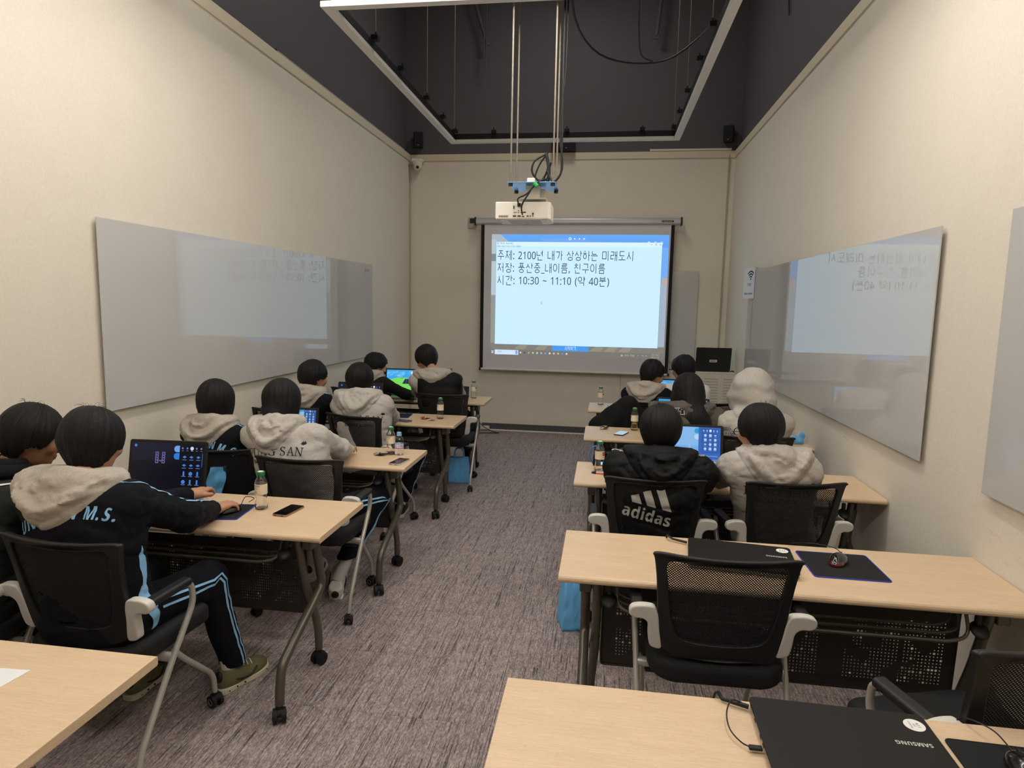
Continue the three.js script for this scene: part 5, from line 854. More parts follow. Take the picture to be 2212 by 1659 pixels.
const p9 = person({ id: 9, lod: 'near', label: 'person in a black padded jacket with a white sports emblem on the back', hip: [0.27, -3.26], neck: [0.3, 0.96, -3.22], head: [0.3, 1.1, -3.28], hy: 0.12, hp: 0.15, ty: 0.06, hair: 'bowl', brown: false, top: cloth.black, topName: 'padded_jacket', bulk: 0.042, shoulder: 0.188, fold: 0.009, quilt: 0.008, hood: cloth.black, hoodDrop: 0.12,
  handL: [0.2, 0.78, -3.7], handR: [0.42, 0.78, -3.7], pole: [[-1, -0.7, 0.3], [1, -0.7, 0.3]], print: { tex: adidasPrint, w: 0.26, h: 0.205, dy: -0.2, dx: -0.045, tilt: -0.2, name: 'back_emblem', label: 'white sports emblem' }, sleevePiping: [0, 1], piping: [-0.12, 0.12], pipingMat: P(0xe6e2da, 0.7) });
const p10 = person({ id: 10, lod: 'near', label: 'person in a grey hoodie wearing glasses, looking left at the open laptop', hip: [0.92, -3.44], neck: [0.83, 0.985, -3.25], head: [0.778, 1.122, -3.28], hy: -0.6, hp: 0.15, ty: 0.02, hair: 'bowl', top: cloth.grey, bulk: 0.018, shoulder: 0.165, fold: 0.009, hood: cloth.grey, hoodDrop: 0.15, hoodSkew: 0.02,
  handL: [0.66, 0.79, -3.74], handR: [0.95, 0.78, -3.76], pole: [[-0.6, -1, 0.2], [0.6, -1, 0.3]], print: { tex: greyPrint, w: 0.34, h: 0.14, dy: -0.15, dx: 0.04, label: 'black back lettering' } });
part(p10.t, 'glasses', 'black-rimmed glasses', [-1, 1].flatMap((s) => [new THREE.TorusGeometry(0.022, 0.0022, 8, 24).scale(1.1, 0.85, 1).translate(s * 0.032, -0.016, -0.113).applyMatrix4(p10.HM), sweep([V(s * 0.056, -0.012, -0.112), V(s * 0.084, -0.01, -0.09), V(s * 0.09, -0.012, 0.0)], 0.0018, 6).applyMatrix4(p10.HM)]), mat.black);
const p11 = person({ id: 11, lod: 'mid', label: 'person with very long straight black hair in a dark grey jacket with a patch', hip: [0.56, -4.56], neck: [0.575, 1.02, -4.42], head: [0.58, 1.145, -4.47], hy: -0.15, hp: 0.15, ty: -0.12, hair: 'long', top: cloth.darkGrey, topName: 'jacket', bulk: 0.036, shoulder: 0.185, fold: 0.009, hood: cloth.darkGrey, hoodDrop: 0.13, hoodSkew: -0.06, hoodWide: 0.19,
  handL: [0.48, 0.78, -4.9], handR: [0.68, 0.78, -4.9], strands: [[[0.59, 1.1, -4.41], [0.63, 0.98, -4.33], 0.085, 0.075], [[0.63, 0.98, -4.33], [0.72, 0.85, -4.28], 0.072, 0.05], [[0.72, 0.85, -4.28], [0.79, 0.74, -4.27], 0.05, 0.02], [[0.6, 0.98, -4.32], [0.65, 0.8, -4.26], 0.06, 0.03], [[0.53, 1.08, -4.46], [0.52, 0.98, -4.44], 0.06, 0.04]] });
part(p11.t, 'hood_patch', 'black patch with white lettering', rbox(0.11, 0.055, 0.004, 0, 0, 0, 0.0015).applyMatrix4(new THREE.Matrix4().compose(p11.push(p11.fr(-0.105, 0.0, 0.06)).addScaledVector(p11.back, 0.05).add(V(0, 0.012, 0)), new THREE.Quaternion().setFromEuler(new THREE.Euler(-0.35, 0.12, 0.12)), V(1, 1, 1))), M(0xffffff, 0.8, { map: badgePrint }));
const p12 = person({ id: 12, lod: 'mid', label: 'person in a light grey hoodie with the hood pulled up over the head', hip: [0.99, -4.44], neck: [1.01, 1.01, -4.4], head: [0.985, 1.15, -4.47], hy: -0.65, hp: 0.4, ty: -0.1, top: cloth.grey, hoodUp: cloth.grey, bulk: 0.024, shoulder: 0.17, fold: 0.01, handL: [0.84, 0.78, -4.92], handR: [1.1, 0.78, -4.95], print: { tex: greyPrint, w: 0.33, h: 0.14, dy: -0.22, dx: 0.1, label: 'black back lettering' } });
part(p12.top, 'shoulder_crest', 'round printed crest', printPatch(p12.jg, p12.S[0].clone().add(V(-0.0, -0.06, 0.03)), p12.r.clone().add(V(0, 0.15, 0.5)).normalize(), V(0, 1, 0), p12.back.clone().add(V(-0.7, 0.1, 0)).normalize(), 0.1, 0.1, 0.002, 0.2, 0.2), printMat(crestPrint));
person({ id: 13, lod: 'far', label: 'person in a navy jacket with grey hood and sky blue lettering, right front row', hip: [0.42, -5.8], neck: [0.4, 0.98, -5.82], head: [0.445, 1.115, -5.88], hy: 1.0, hp: 0.35, ty: 0.3, hair: 'short', top: cloth.navy, topName: 'track_jacket', bulk: 0.014, hood: cloth.hood, hoodDrop: 0.12, hoodSkew: -0.02, handL: [0.46, 0.78, -6.23], handR: [0.6, 0.78, -6.22], print: { tex: navyPrint, w: 0.42, h: 0.15, dy: -0.11, dx: 0.01, tilt: -0.25, label: 'sky blue back lettering' } });
person({ id: 14, lod: 'far', label: 'person in a white shirt, mostly hidden behind the long-haired girl', hip: [0.82, -5.9], neck: [0.725, 1.02, -5.88], head: [0.715, 1.165, -5.93], hy: -0.45, hp: 0.2, ty: -0.1, hair: 'short', top: cloth.white, topName: 'shirt', bulk: 0.01, fold: 0.008, handL: [0.7, 0.78, -6.22], handR: [0.88, 0.78, -6.3] });
// ------------------------------------------------------------------ laptops
const uiPanel = (g, x, y, w, h, dark) => {   // the modelling program's palette: rows of small shapes
  g.fillStyle = dark ? '#0a0d1c' : '#2f62b8'; g.fillRect(x, y, w, h);
  const c = dark ? '#4f8df0' : '#bfe0ff';
  for (let i = 0; i < 5; i++) { g.fillStyle = i === 2 ? '#eef4ff' : dark ? '#7f9be0' : '#d9ecff'; g.beginPath(); g.arc(x + w * (0.12 + 0.19 * i), y + h * 0.1, i === 2 ? w * 0.07 : w * 0.035, 0, 7); g.fill(); g.fillRect(x + w * (0.08 + 0.19 * i), y + h * 0.15, w * 0.09, h * 0.008); }
  for (let r = 0; r < 4; r++) for (let k = 0; k < 3; k++) {
    const cx = x + w * (0.22 + 0.28 * k), cy = y + h * (0.29 + 0.18 * r), s = w * 0.085; g.fillStyle = c; g.beginPath();
    if (dark ? r < 2 : (r + k) % 4 === 2) { g.moveTo(cx - s, cy); g.lineTo(cx, cy - s * 0.6); g.lineTo(cx + s, cy); g.lineTo(cx, cy + s * 0.6); }
    else if ((r + k) % 3 === 0) g.arc(cx, cy, s * 0.9, 0, 7); else if (dark) g.rect(cx - s * 0.4, cy - s, s * 0.8, s * 2); else g.rect(cx - s * 0.85, cy - s * 0.85, s * 1.7, s * 1.7);
    g.fill(); g.fillStyle = dark ? '#8fa6d8' : '#9cc8f8'; g.fillRect(cx - s, cy + s * 1.15, s * 2, h * 0.01);
  }
  g.fillStyle = '#4a7de0'; g.fillRect(x + w * 0.93, y + h * 0.2, w * 0.02, h * 0.3);
};
const bubble = (g, x, y, r, c) => { g.fillStyle = c; g.beginPath(); g.arc(x, y, r, Math.PI / 2, Math.PI * 1.5); g.lineTo(x + r, y - r); g.lineTo(x + r, y + r); g.fill(); };
const screens = {
  night: canvasTex(800, 480, (g, w, h) => {
    g.fillStyle = '#12152c'; g.fillRect(0, 0, w, h); g.fillStyle = '#0b0d1c'; g.beginPath(); g.moveTo(0, h * 0.4); g.lineTo(w, h * 0.3); g.lineTo(w, h); g.lineTo(0, h); g.fill(); seed = 3; g.fillStyle = '#5f6aa8'; for (let i = 0; i < 40; i++) g.fillRect(rr(0, w * 0.6), rr(0, h * 0.35), 2, 2);
    g.strokeStyle = '#a99ae8'; g.lineWidth = 3; for (const x of [0.35, 0.44]) { for (let i = 0; i < 4; i++) { g.beginPath(); g.arc(w * x, h * (0.24 + 0.055 * i), 12, 0, 7); g.stroke(); } g.strokeRect(w * x - 16, h * 0.2, 32, h * 0.24); } g.beginPath(); g.moveTo(w * 0.36, h * 0.38); g.lineTo(w * 0.44, h * 0.38); g.stroke(); g.fillStyle = '#9df0c0'; g.fillRect(w * 0.395, h * 0.39, 6, 8);
    g.strokeStyle = '#0a0a14'; for (let i = 0; i < 5; i++) { g.beginPath(); g.moveTo(w * (0.35 + 0.025 * i), h * 0.48); g.lineTo(w * (0.36 + 0.04 * i), h * 0.9); g.stroke(); }
    g.fillStyle = '#3f8cf5'; g.beginPath(); g.arc(w * 0.045, h * 0.07, 15, 0, 7); g.fill(); bubble(g, w * 0.625, h * 0.12, 34, '#7db4f8'); bubble(g, w * 0.625, h * 0.28, 34, '#2f8cf0'); uiPanel(g, w * 0.66, 0, w * 0.34, h, true);
  }),
  green: canvasTex(800, 480, (g, w, h) => {
    g.fillStyle = '#3fa9f0'; g.fillRect(0, 0, w, h); g.fillStyle = '#9fdcf8'; seed = 12; for (let i = 0; i < 26; i++) { g.globalAlpha = 0.4; g.beginPath(); g.ellipse(rr(0, w * 0.8), rr(h * 0.05, h * 0.4), rr(20, 90), rr(6, 22), -0.3, 0, 7); g.fill(); } g.globalAlpha = 1;
    g.fillStyle = '#7fe060'; g.beginPath(); g.moveTo(0, h * 0.5); g.lineTo(w * 0.32, h * 0.36); g.lineTo(w, h * 0.4); g.lineTo(w, h); g.lineTo(0, h); g.fill();
    g.fillStyle = '#1d2a52'; g.beginPath(); g.moveTo(w * 0.46, h * 0.65); g.lineTo(w * 0.54, h * 0.42); g.lineTo(w * 0.64, h * 0.42); g.lineTo(w * 0.65, h * 0.65); g.fill(); g.strokeStyle = '#9fb4e8'; g.lineWidth = 3; g.beginPath(); g.moveTo(w * 0.555, h * 0.65); g.lineTo(w * 0.59, h * 0.42); g.stroke(); g.fillStyle = '#6f8fd8'; g.fillRect(w * 0.59, h * 0.3, 8, h * 0.12); g.fillStyle = '#2d3f6c'; g.fillRect(w * 0.4, h * 0.385, 60, 8);
    bubble(g, w * 0.74, h * 0.13, 34, '#bfe6fb'); bubble(g, w * 0.74, h * 0.28, 34, '#3f95e8'); uiPanel(g, w * 0.78, 0, w * 0.22, h * 0.42, false);
  }),
  light: canvasTex(800, 480, (g, w, h) => {
    g.fillStyle = '#79b8f6'; g.fillRect(0, 0, w, h); g.fillStyle = '#8cc4fa'; g.fillRect(0, 0, w, h * 0.5); g.fillStyle = '#5b9ae0'; g.beginPath(); g.moveTo(w * 0.3, h * 0.78); g.lineTo(w * 0.42, h * 0.7); g.lineTo(w * 0.52, h * 0.74); g.lineTo(w * 0.4, h * 0.84); g.fill(); g.fillStyle = '#98cbfb'; g.beginPath(); g.moveTo(w * 0.5, h * 0.45); g.lineTo(w * 0.53, h * 0.45); g.lineTo(w * 0.55, h * 0.76); g.lineTo(w * 0.51, h * 0.74); g.fill();
    bubble(g, w * 0.63, h * 0.1, 34, '#2fa4e8'); bubble(g, w * 0.63, h * 0.26, 34, '#bfe2fb'); g.fillStyle = '#3a6cc0'; g.fillRect(w * 0.655, 0, w * 0.345, h); uiPanel(g, w * 0.7, h * 0.02, w * 0.28, h * 0.66, false);
    g.strokeStyle = '#cfe6ff'; g.lineWidth = 3; for (const y of [0.76, 0.86]) { g.beginPath(); g.moveTo(w * 0.71, h * y); g.lineTo(w * 0.96, h * y); g.stroke(); for (let i = 0; i < 11; i++) { g.fillStyle = '#9fd0ff'; g.fillRect(w * (0.71 + 0.025 * i), h * y + 4, 3, 7); } } g.fillStyle = '#fff'; g.beginPath(); g.arc(w * 0.73, h * 0.76, 8, 0, 7); g.arc(w * 0.83, h * 0.86, 8, 0, 7); g.fill();
  }),
};
const keyG = (() => { const l = []; for (let r = 0; r < 5; r++) { let x = -0.165; const row = r === 4 ? [1.3, 1, 1, 5.5, 1, 1, 1, 1, 1] : [1 + r * 0.25, 1, 1, 1, 1, 1, 1, 1, 1, 1, 1, 1, 1.6, 1, 1]; const k = 0.33 / row.reduce((a, b) => a + b, 0); for (const c of row) { l.push(box(c * k - 0.003, 0.002, 0.0155, x + c * k / 2, 0, 0.02 + r * 0.019)); x += c * k; } } return merge(l); })();
const baseG = extrude(rrect(0.405, 0.265, 0.014, 5), 0.017, 0.004).rotateX(-Math.PI / 2).translate(0, 0.0105, 0.1325);
const lidG = extrude(rrect(0.405, 0.275, 0.012, 5), 0.008, 0.003).translate(0, 0.1375, 0);
function laptop(label, [x, z], turn, tilt, screen, o = {}) {   // origin under the hinge; the keyboard lies towards +z
  const t = thing('laptop', label, 'laptop', [x, o.y ?? TH, z], turn), bm = o.base ?? P(0x8d8a86, 0.4, { metalness: 0.4 });
  obj('base', baseG, bm, t);
  obj('keyboard', keyG.clone().translate(0, 0.0195, 0.005), mat.black, t);
  obj('touchpad', rbox(0.1, 0.0012, 0.065, -0.02, 0.0192, 0.21, 0.0005), P(0x77746f, 0.35), t);
  const lid = obj('lid', lidG, mat.black, t); lid.position.set(0, 0.016, 0); lid.rotation.x = -tilt;
  obj('display', new THREE.PlaneGeometry(0.372, 0.226).translate(0, 0.148, 0.0046), screen ? M(0x050505, 0.3, { emissive: 0xffffff, emissiveMap: screen, emissiveIntensity: o.glow ?? 0.75 }) : P(0x050506, 0.12), lid);
  part(lid, 'maker_lettering', 'small light maker lettering', new THREE.PlaneGeometry(0.07, 0.0125).translate(0, 0.022, 0.0046), printMat(canvasTex(256, 46, (g) => { g.fillStyle = '#b9b7b2'; g.font = 'bold 40px sans-serif'; g.textAlign = 'center'; g.fillText('SAMSUNG', 128, 38); })));
  obj('hinge', [-0.13, 0.13].map((s) => cyl(0.007, 0.007, 0.05, 0, 0, 0, 10).rotateZ(Math.PI / 2).translate(s, 0.018, 0.002)), mat.black, t);
  return t;
}
laptop('open laptop with a night-blue modelling screen on the second left table', [-2.115, -2.81], 0.06, 0.2, screens.night);
laptop('open laptop behind the ponytailed student, showing a blue icon palette at its right side', [-2.04, -3.9], 0.02, 0.2, screens.green, { glow: 0.6 });
laptop('open laptop with a near-black screen behind the bowl-cut student in the fourth left row', [-2.085, -5.28], 0.03, 0.18, screens.night);
laptop('open laptop with a bright green landscape and blue sky on the left front table', [-2.085, -6.52], 0.05, 0.18, screens.green, { glow: 0.95 });
laptop('open laptop with a pale blue screen between the black jacket and glasses students', [0.53, -3.91], 0.0, 0.2, screens.light, { glow: 0.85 });
laptop('open laptop mostly hidden by the long-haired girl, only its upper left corner showing', [0.63, -5.08], 0, 0.2, screens.green);
laptop('open laptop with sky and green ground beside the bowed navy jacket student, right front row', [0.62, -6.42], 0, 0.2, screens.green, { glow: 0.9 });
function closedLaptop(label, pos, turn) {
  const t = thing('closed_laptop', label, 'laptop', pos, turn);
  obj('base', extrude(rrect(0.395, 0.27, 0.014, 5), 0.014, 0.004).rotateX(-Math.PI / 2).translate(0, 0.01, 0), P(0x9a968f, 0.4, { metalness: 0.4 }), t);
  const lid = obj('lid', extrude(rrect(0.4, 0.275, 0.016, 5), 0.009, 0.0035).rotateX(-Math.PI / 2).translate(0, 0.0222, 0), P(0x100f0e, 0.55, { specularIntensity: 0.7, bumpMap: rep(speckle, 40, 40), bumpScale: 0.00006 }), t);
  part(lid, 'sticker', 'round white sticker', cyl(0.023, 0.023, 0.0006, 0.165, 0.0271, -0.09, 32), [mat.whitePaper, M(0xffffff, 0.7, { map: canvasTex(128, 128, (g) => { g.fillStyle = '#eceae4'; g.fillRect(0, 0, 128, 128); g.translate(64, 64); g.rotate(Math.PI); g.fillStyle = '#66635e'; g.font = '20px sans-serif'; g.textAlign = 'center'; g.fillText('Metabus', 0, -18); g.fillText('006', 0, 6); mixedText(g, '노트북', -26, 12, 22, 52, '#55524e', 0.1); }) }), mat.whitePaper]);
  part(lid, 'maker_lettering', 'silver maker lettering', T(new THREE.PlaneGeometry(0.1, 0.02), 0, 0, 0, 0, 0, Math.PI).rotateX(-Math.PI / 2).translate(0.135, 0.0271, -0.018), printMat(canvasTex(512, 96, (g) => { g.fillStyle = '#c9c6be'; g.font = 'bold 84px sans-serif'; g.textAlign = 'center'; g.fillText('SAMSUNG', 256, 80); })));
  for (const [x, z] of [[-0.17, 0.11], [0.17, 0.11], [-0.17, -0.11], [0.17, -0.11]]) obj('foot', cyl(0.008, 0.008, 0.004, x, 0.002, z, 10), mat.rubber, t);
  for (const z of [-0.06, 0.0, 0.03]) obj('port', rbox(0.003, 0.006, 0.014, -0.197, 0.011, z, 0.001), mat.black, t);
  return t;
}
closedLaptop('closed black laptop with a round white sticker, nearest the viewer at the bottom right', [0.588, TH, -1.437], -0.02);
closedLaptop('closed black laptop with a round white sticker beside the blue-edged mouse mat', [0.565, TH, -2.545], -0.12);
{
  const a = thing('power_lead', 'black barrel power lead and thin wire plugged into the nearest closed laptop', 'cable', [0.36, TH, -1.5]), q = (x, y, z) => [x - 0.36, y - TH, z + 1.5];
  obj('plug', [sweep([V(...q(0.345, 0.731, -1.572)), V(...q(0.388, 0.731, -1.555))], (t) => 0.0055 + 0.0015 * Math.sin(t * 9), 10), sweep([V(...q(0.32, 0.742, -1.59)), V(...q(0.33, 0.727, -1.584)), V(...q(0.345, 0.731, -1.572))], 0.005, 8)], mat.cable, a);
  obj('cable', wire([q(0.32, 0.742, -1.59), q(0.314, 0.73, -1.597), q(0.31, 0.65, -1.612), q(0.32, 0.45, -1.6), q(0.3, 0.1, -1.55)], 0.003), mat.cable, a);
  obj('wire', wire([q(0.372, 0.735, -1.565), q(0.345, 0.75, -1.545), q(0.325, 0.745, -1.5), q(0.325, 0.735, -1.45), q(0.345, 0.73, -1.415), q(0.36, 0.73, -1.403)], 0.0018), mat.cable, a);
  obj('usb_plug', rbox(0.03, 0.008, 0.014, 0.011, 0.0105, 0.098, 0.003), mat.cable, a);
  const b = thing('power_lead', 'black barrel power plug in the closed laptop beside the mouse mat', 'cable', [0.34, TH, -2.71]);
  obj('plug', sweep([V(-0.02, 0.012, 0.0), V(0.035, 0.011, 0.03)], (t) => 0.0045 + 0.0015 * Math.sin(t * 9), 10), mat.cable, b);
  obj('cable', wire([[-0.02, 0.012, 0], [-0.035, 0.018, -0.01], [-0.04, 0.012, -0.035], [-0.035, -0.08, -0.06], [-0.02, -0.4, -0.05]], 0.0045), mat.cable, b);
}
// ------------------------------------------------------------------ mice and mats
function mouseMat(label, [x, z], turn, w = 0.26, d = 0.25, edge = mat.navyEdge) {
  const t = thing('mouse_mat', label, 'mouse mat', [x, TH, z], turn);
  obj('cloth', extrude(rrect(w - 0.006, d - 0.006, 0.012, 4), 0.003, 0.0006).rotateX(-Math.PI / 2).translate(0, 0.0016, 0), mat.pad, t);
  part(t, 'stitched_edge', edge === mat.navyEdge ? 'blue stitched edge' : undefined, sweep([...rrect(w - 0.004, d - 0.004, 0.012, 4), rrect(w - 0.004, d - 0.004, 0.012, 4)[0]].map(([a, b]) => V(a, 0.0022, b)), 0.0022, 6, false), edge);
}
const mouseTop = netMesh((x, y, z) => Math.max(smin(ell(x, y, z, 0, 0.002, 0.008, 0.031, 0.036, 0.05), ell(x, y, z, 0, 0.004, -0.02, 0.029, 0.027, 0.042), 0.02), 0.003 - y), [-0.04, -0.005, -0.075], [0.04, 0.05, 0.07], 0.004);
function mouse(label, [x, z], turn, lead, o = {}) {
  const t = thing('computer_mouse', label, 'mouse', [x, TH + 0.0032, z], turn);
  obj('shell', mouseTop, P(0x121212, 0.22, { clearcoat: 0.6 }), t); obj('wheel', cyl(0.008, 0.008, 0.006, 0, 0, 0, 14).rotateZ(Math.PI / 2).translate(0, 0.027, -0.035), mat.rubber, t);
  if (o.red) { part(t, 'lit_side', 'clear tail lit red', netMesh((x2, y, z2) => Math.max(ell(x2, y, z2, 0, 0.003, 0.01, 0.0325, 0.03, 0.052), 0.002 - y, y - 0.02, 0.03 - z2), [-0.04, 0, 0.015], [0.04, 0.04, 0.07], 0.004), P(0x3a1410, 0.1, { emissive: 0xc02a18, emissiveIntensity: 0.05, clearcoat: 1 })); }
  if (lead) obj('lead', wire(lead, 0.0018), mat.cable, t);
}
mouseMat('black mouse mat with blue stitched edge on the right table beside the closed laptop', [0.948, -2.565], 0.0, 0.275, 0.26);
mouse('black mouse with a red-lit tail on the blue-edged mat', [0.945, -2.59], -0.55, [[0, 0.014, -0.06], [-0.03, 0.02, -0.1], [-0.1, 0.012, -0.13], [-0.16, 0.006, -0.12], [-0.2, 0.012, -0.06]], { red: true });
mouseMat('black mouse mat at the bottom right, beside the nearest closed laptop', [0.965, -1.4], -0.03, 0.3, 0.24, mat.pad);
mouse('black mouse cut off by the bottom right corner', [0.935, -1.42], -0.1, [[0, 0.014, -0.06], [-0.02, 0.03, -0.1], [-0.05, 0.012, -0.17], [-0.05, -0.02, -0.21]]);
mouseMat('black mouse mat with blue edge under the hand of the navy tracksuit student', [-1.74, -2.69], 0.12, 0.24, 0.22);
mouse('black mouse held by the navy tracksuit student', [-1.695, -2.685], -0.35, [[0, 0.014, -0.06], [0.0, 0.05, -0.09], [0.02, 0.04, -0.12], [-0.04, 0.004, -0.14]]);
mouseMat('black mouse mat with blue edge in the fourth left row by the phone', [-1.76, -5.36], 0.1, 0.22, 0.22);
mouse('black mouse held by the bowl-cut student in the fourth left row', [-1.755, -5.28], -0.3, [[0, 0.014, -0.06], [0, 0.03, -0.1], [0.04, 0.004, -0.15]]);
// ------------------------------------------------------------------ juice bottles
const glassG = lathe([[0, 0.0], [0.026, 0.0], [0.0285, 0.004], [0.0285, 0.03], [0.0255, 0.05], [0.0285, 0.072], [0.0285, 0.128], [0.026, 0.14], [0.019, 0.152], [0.0175, 0.156], [0.0175, 0.172], [0.0155, 0.172], [0.0155, 0.156], [0.0172, 0.151], [0.0238, 0.139], [0.0262, 0.127], [0.0262, 0.073], [0.0232, 0.05], [0.0262, 0.03], [0.0262, 0.008], [0.02, 0.005], [0, 0.005]], 32);
const labelTex = (kind) => canvasTex(512, 180, (g, w, h) => {
  g.fillStyle = '#e9ddc4'; g.fillRect(0, 0, w, h);
  if (kind !== 'back') { g.fillStyle = kind === 'grape' ? '#3a2a52' : '#c83a22'; if (kind === 'grape') for (const [x, y] of [[118, 50], [140, 48], [108, 68], [130, 70], [150, 66], [120, 88], [142, 86]]) { g.beginPath(); g.arc(x, y, 14, 0, 7); g.fill(); } else { g.beginPath(); g.arc(130, 66, 44, 0, 7); g.fill(); g.fillStyle = '#e0684a'; g.beginPath(); g.arc(116, 54, 16, 0, 7); g.fill(); } g.fillStyle = '#4f7f3a'; g.beginPath(); g.ellipse(104, 28, 26, 9, -0.4, 0, 7); g.fill(); g.fillStyle = '#4a3a28'; scribbleRow(g, 82, 124, 100, 20, 6); scribbleRow(g, 92, 150, 80, 9, 10); }
  g.fillStyle = '#6a5a44'; g.fillRect(300, 20, 110, 10); for (let i = 0; i < 7; i++) g.fillRect(300, 40 + i * 9, rr(60, 110), 3); for (let i = 0; i < 14; i++) g.fillRect(316 + i * 3.4, 118, i % 3 ? 1.4 : 2.4, 44);
});
const labels = { apple: labelTex('apple'), grape: labelTex('grape'), back: labelTex('back') };
function bottle(label, [x, z], turn, kind, juice, level) {
  const t = thing('juice_bottle', label, 'bottle', [x, TH, z], turn);
  obj('glass', glassG, mat.glass, t);
  obj('cap', [lathe([[0, 0.182], [0.018, 0.182], [0.0205, 0.179], [0.0205, 0.166], [0.0195, 0.165]], 28), new THREE.TorusGeometry(0.0195, 0.0012, 6, 28).rotateX(Math.PI / 2).translate(0, 0.166, 0)], mat.greenCap, t);
  part(t, 'cap_disc', 'pale disc on the cap', cyl(0.012, 0.012, 0.0006, 0, 0.1825, 0, 20), mat.whitePaper);
  obj('paper_label', new THREE.CylinderGeometry(0.0291, 0.0291, 0.05, 32, 1, true).translate(0, 0.1, 0), M(0xffffff, 0.6, { map: labels[kind], side: THREE.DoubleSide }), t);
  if (juice) obj('juice', lathe([[0, 0.0055], [0.0195, 0.0055], [0.0258, 0.0085], [0.0258, Math.min(level, 0.03)], ...(level > 0.035 ? [[0.0229, 0.05], [0.0258, Math.min(level, 0.073)]] : []), [0, level]], 28), P(0xffffff, 0.02, { transmission: 1, thickness: 0.03, ior: 1.34, attenuationColor: new THREE.Color(juice), attenuationDistance: 0.05 }), t);
}
bottle('empty green-capped juice bottle beside the phone on the second left table', [-1.585, -2.77], 1.6, 'back');
bottle('green-capped juice bottle with dark dregs, next to the clear water bottle', [-1.352, -3.965], 1.5, 'back', 0x7a2418, 0.016);
bottle('empty green-capped juice bottle on the fourth left table by the red sweet wrapper', [-1.368, -5.31], 0.9, 'apple');
bottle('green-capped grape juice bottle on the left front table before the wall', [-1.335, -6.575], -0.3, 'grape');
bottle('green-capped apple juice bottle with a red apple label, by the black jacket student', [0.0, -3.835], -0.5, 'apple');
bottle('green-capped apple juice bottle half full of yellow juice behind the black jacket student', [0.267, -5.19], 0.35, 'apple', 0xf2dc90, 0.062);
bottle('green-capped grape juice bottle on the right front table', [-0.012, -6.48], -0.5, 'grape');
{
  const t = thing('water_bottle', 'small clear water bottle with a pale blue cap and pink label', 'bottle', [-1.296, TH, -3.965]);
  obj('bottle', lathe([[0, 0], [0.024, 0], [0.029, 0.004], [0.03, 0.03], [0.0285, 0.034], [0.0285, 0.08], [0.03, 0.084], [0.029, 0.098], [0.022, 0.115], [0.0125, 0.124], [0.0125, 0.132]], 32), mat.clearPlastic, t);
  obj('water', lathe([[0, 0.002], [0.023, 0.002], [0.0282, 0.006], [0.0288, 0.03], [0.0276, 0.034], [0.0276, 0.06], [0, 0.06]], 28), P(0xffffff, 0.0, { transmission: 1, thickness: 0.03, ior: 1.33 }), t);
  obj('cap', [cyl(0.0155, 0.0158, 0.02, 0, 0.139, 0, 24), new THREE.TorusGeometry(0.0155, 0.001, 6, 24).rotateX(Math.PI / 2).translate(0, 0.128, 0)], P(0x9cc4ea, 0.4), t);
  obj('paper_label', new THREE.CylinderGeometry(0.0289, 0.0289, 0.034, 32, 1, true).translate(0, 0.06, 0), P(0xffffff, 0.4, { side: THREE.DoubleSide, map: canvasTex(256, 64, (g) => { g.fillStyle = '#dfe6f2'; g.fillRect(0, 0, 256, 64); g.fillStyle = '#d05a98'; g.fillRect(0, 48, 256, 12); g.fillStyle = '#3a4a9c'; for (const x of [6, 92, 178]) scribbleRow(g, x, 16, 66, 22, 4); g.fillStyle = '#6aa8dc'; g.fillRect(0, 2, 256, 5); }) }), t);
}
// ------------------------------------------------------------------ phones
function phone(label, [x, z], turn, o = {}) {
  const t = thing('phone', label, 'phone', [x, TH, z], turn), w = 0.075, d = 0.155;
  obj('case', extrude(rrect(w, d, 0.01, 5), 0.009, 0.003).rotateX(-Math.PI / 2).translate(0, 0.0047, 0), o.body ?? P(0xb08d7c, 0.3, { metalness: 0.7 }), t);
  part(t, 'screen', o.screen ? 'lit screen' : 'dark screen', extrude(rrect(w - 0.004, d - 0.006, 0.008, 5), 0.0012, 0.0004).rotateX(-Math.PI / 2).translate(0, 0.0094, 0), P(o.screen ?? 0x060607, 0.08, { emissive: o.screen ?? 0, emissiveIntensity: o.screen ? 0.5 : 0 }));
  for (const k of [-0.018, 0.016]) obj('port', rbox(0.012, 0.0035, 0.002, k, 0.0045, d / 2, 0.0008), mat.black, t);
  if (o.extra) o.extra(t);
}
phone('dark phone with a rose-gold frame lying near the end of the second left table', [-1.44, -2.755], -0.13);
phone('dark phone in a clear case near the aisle end of the third left table', [-1.232, -3.77], -0.16, { body: P(0xc9c9c4, 0.2, { metalness: 0.3 }) });
phone('dark phone lying sideways before the mouse mat in the fourth left row', [-1.645, -5.12], 1.25, { body: P(0x8d8880, 0.35, { metalness: 0.6 }) });
phone('phone with a bright pale screen near the end of the right table, third occupied row', [0.16, -5.01], -0.35, { body: mat.black, screen: 0xbcd8ea });
phone('phone with a light blue screen lying sideways behind the apple juice bottle', [0.04, -3.985], 1.45, { body: mat.black, screen: 0x8cc6e2 });
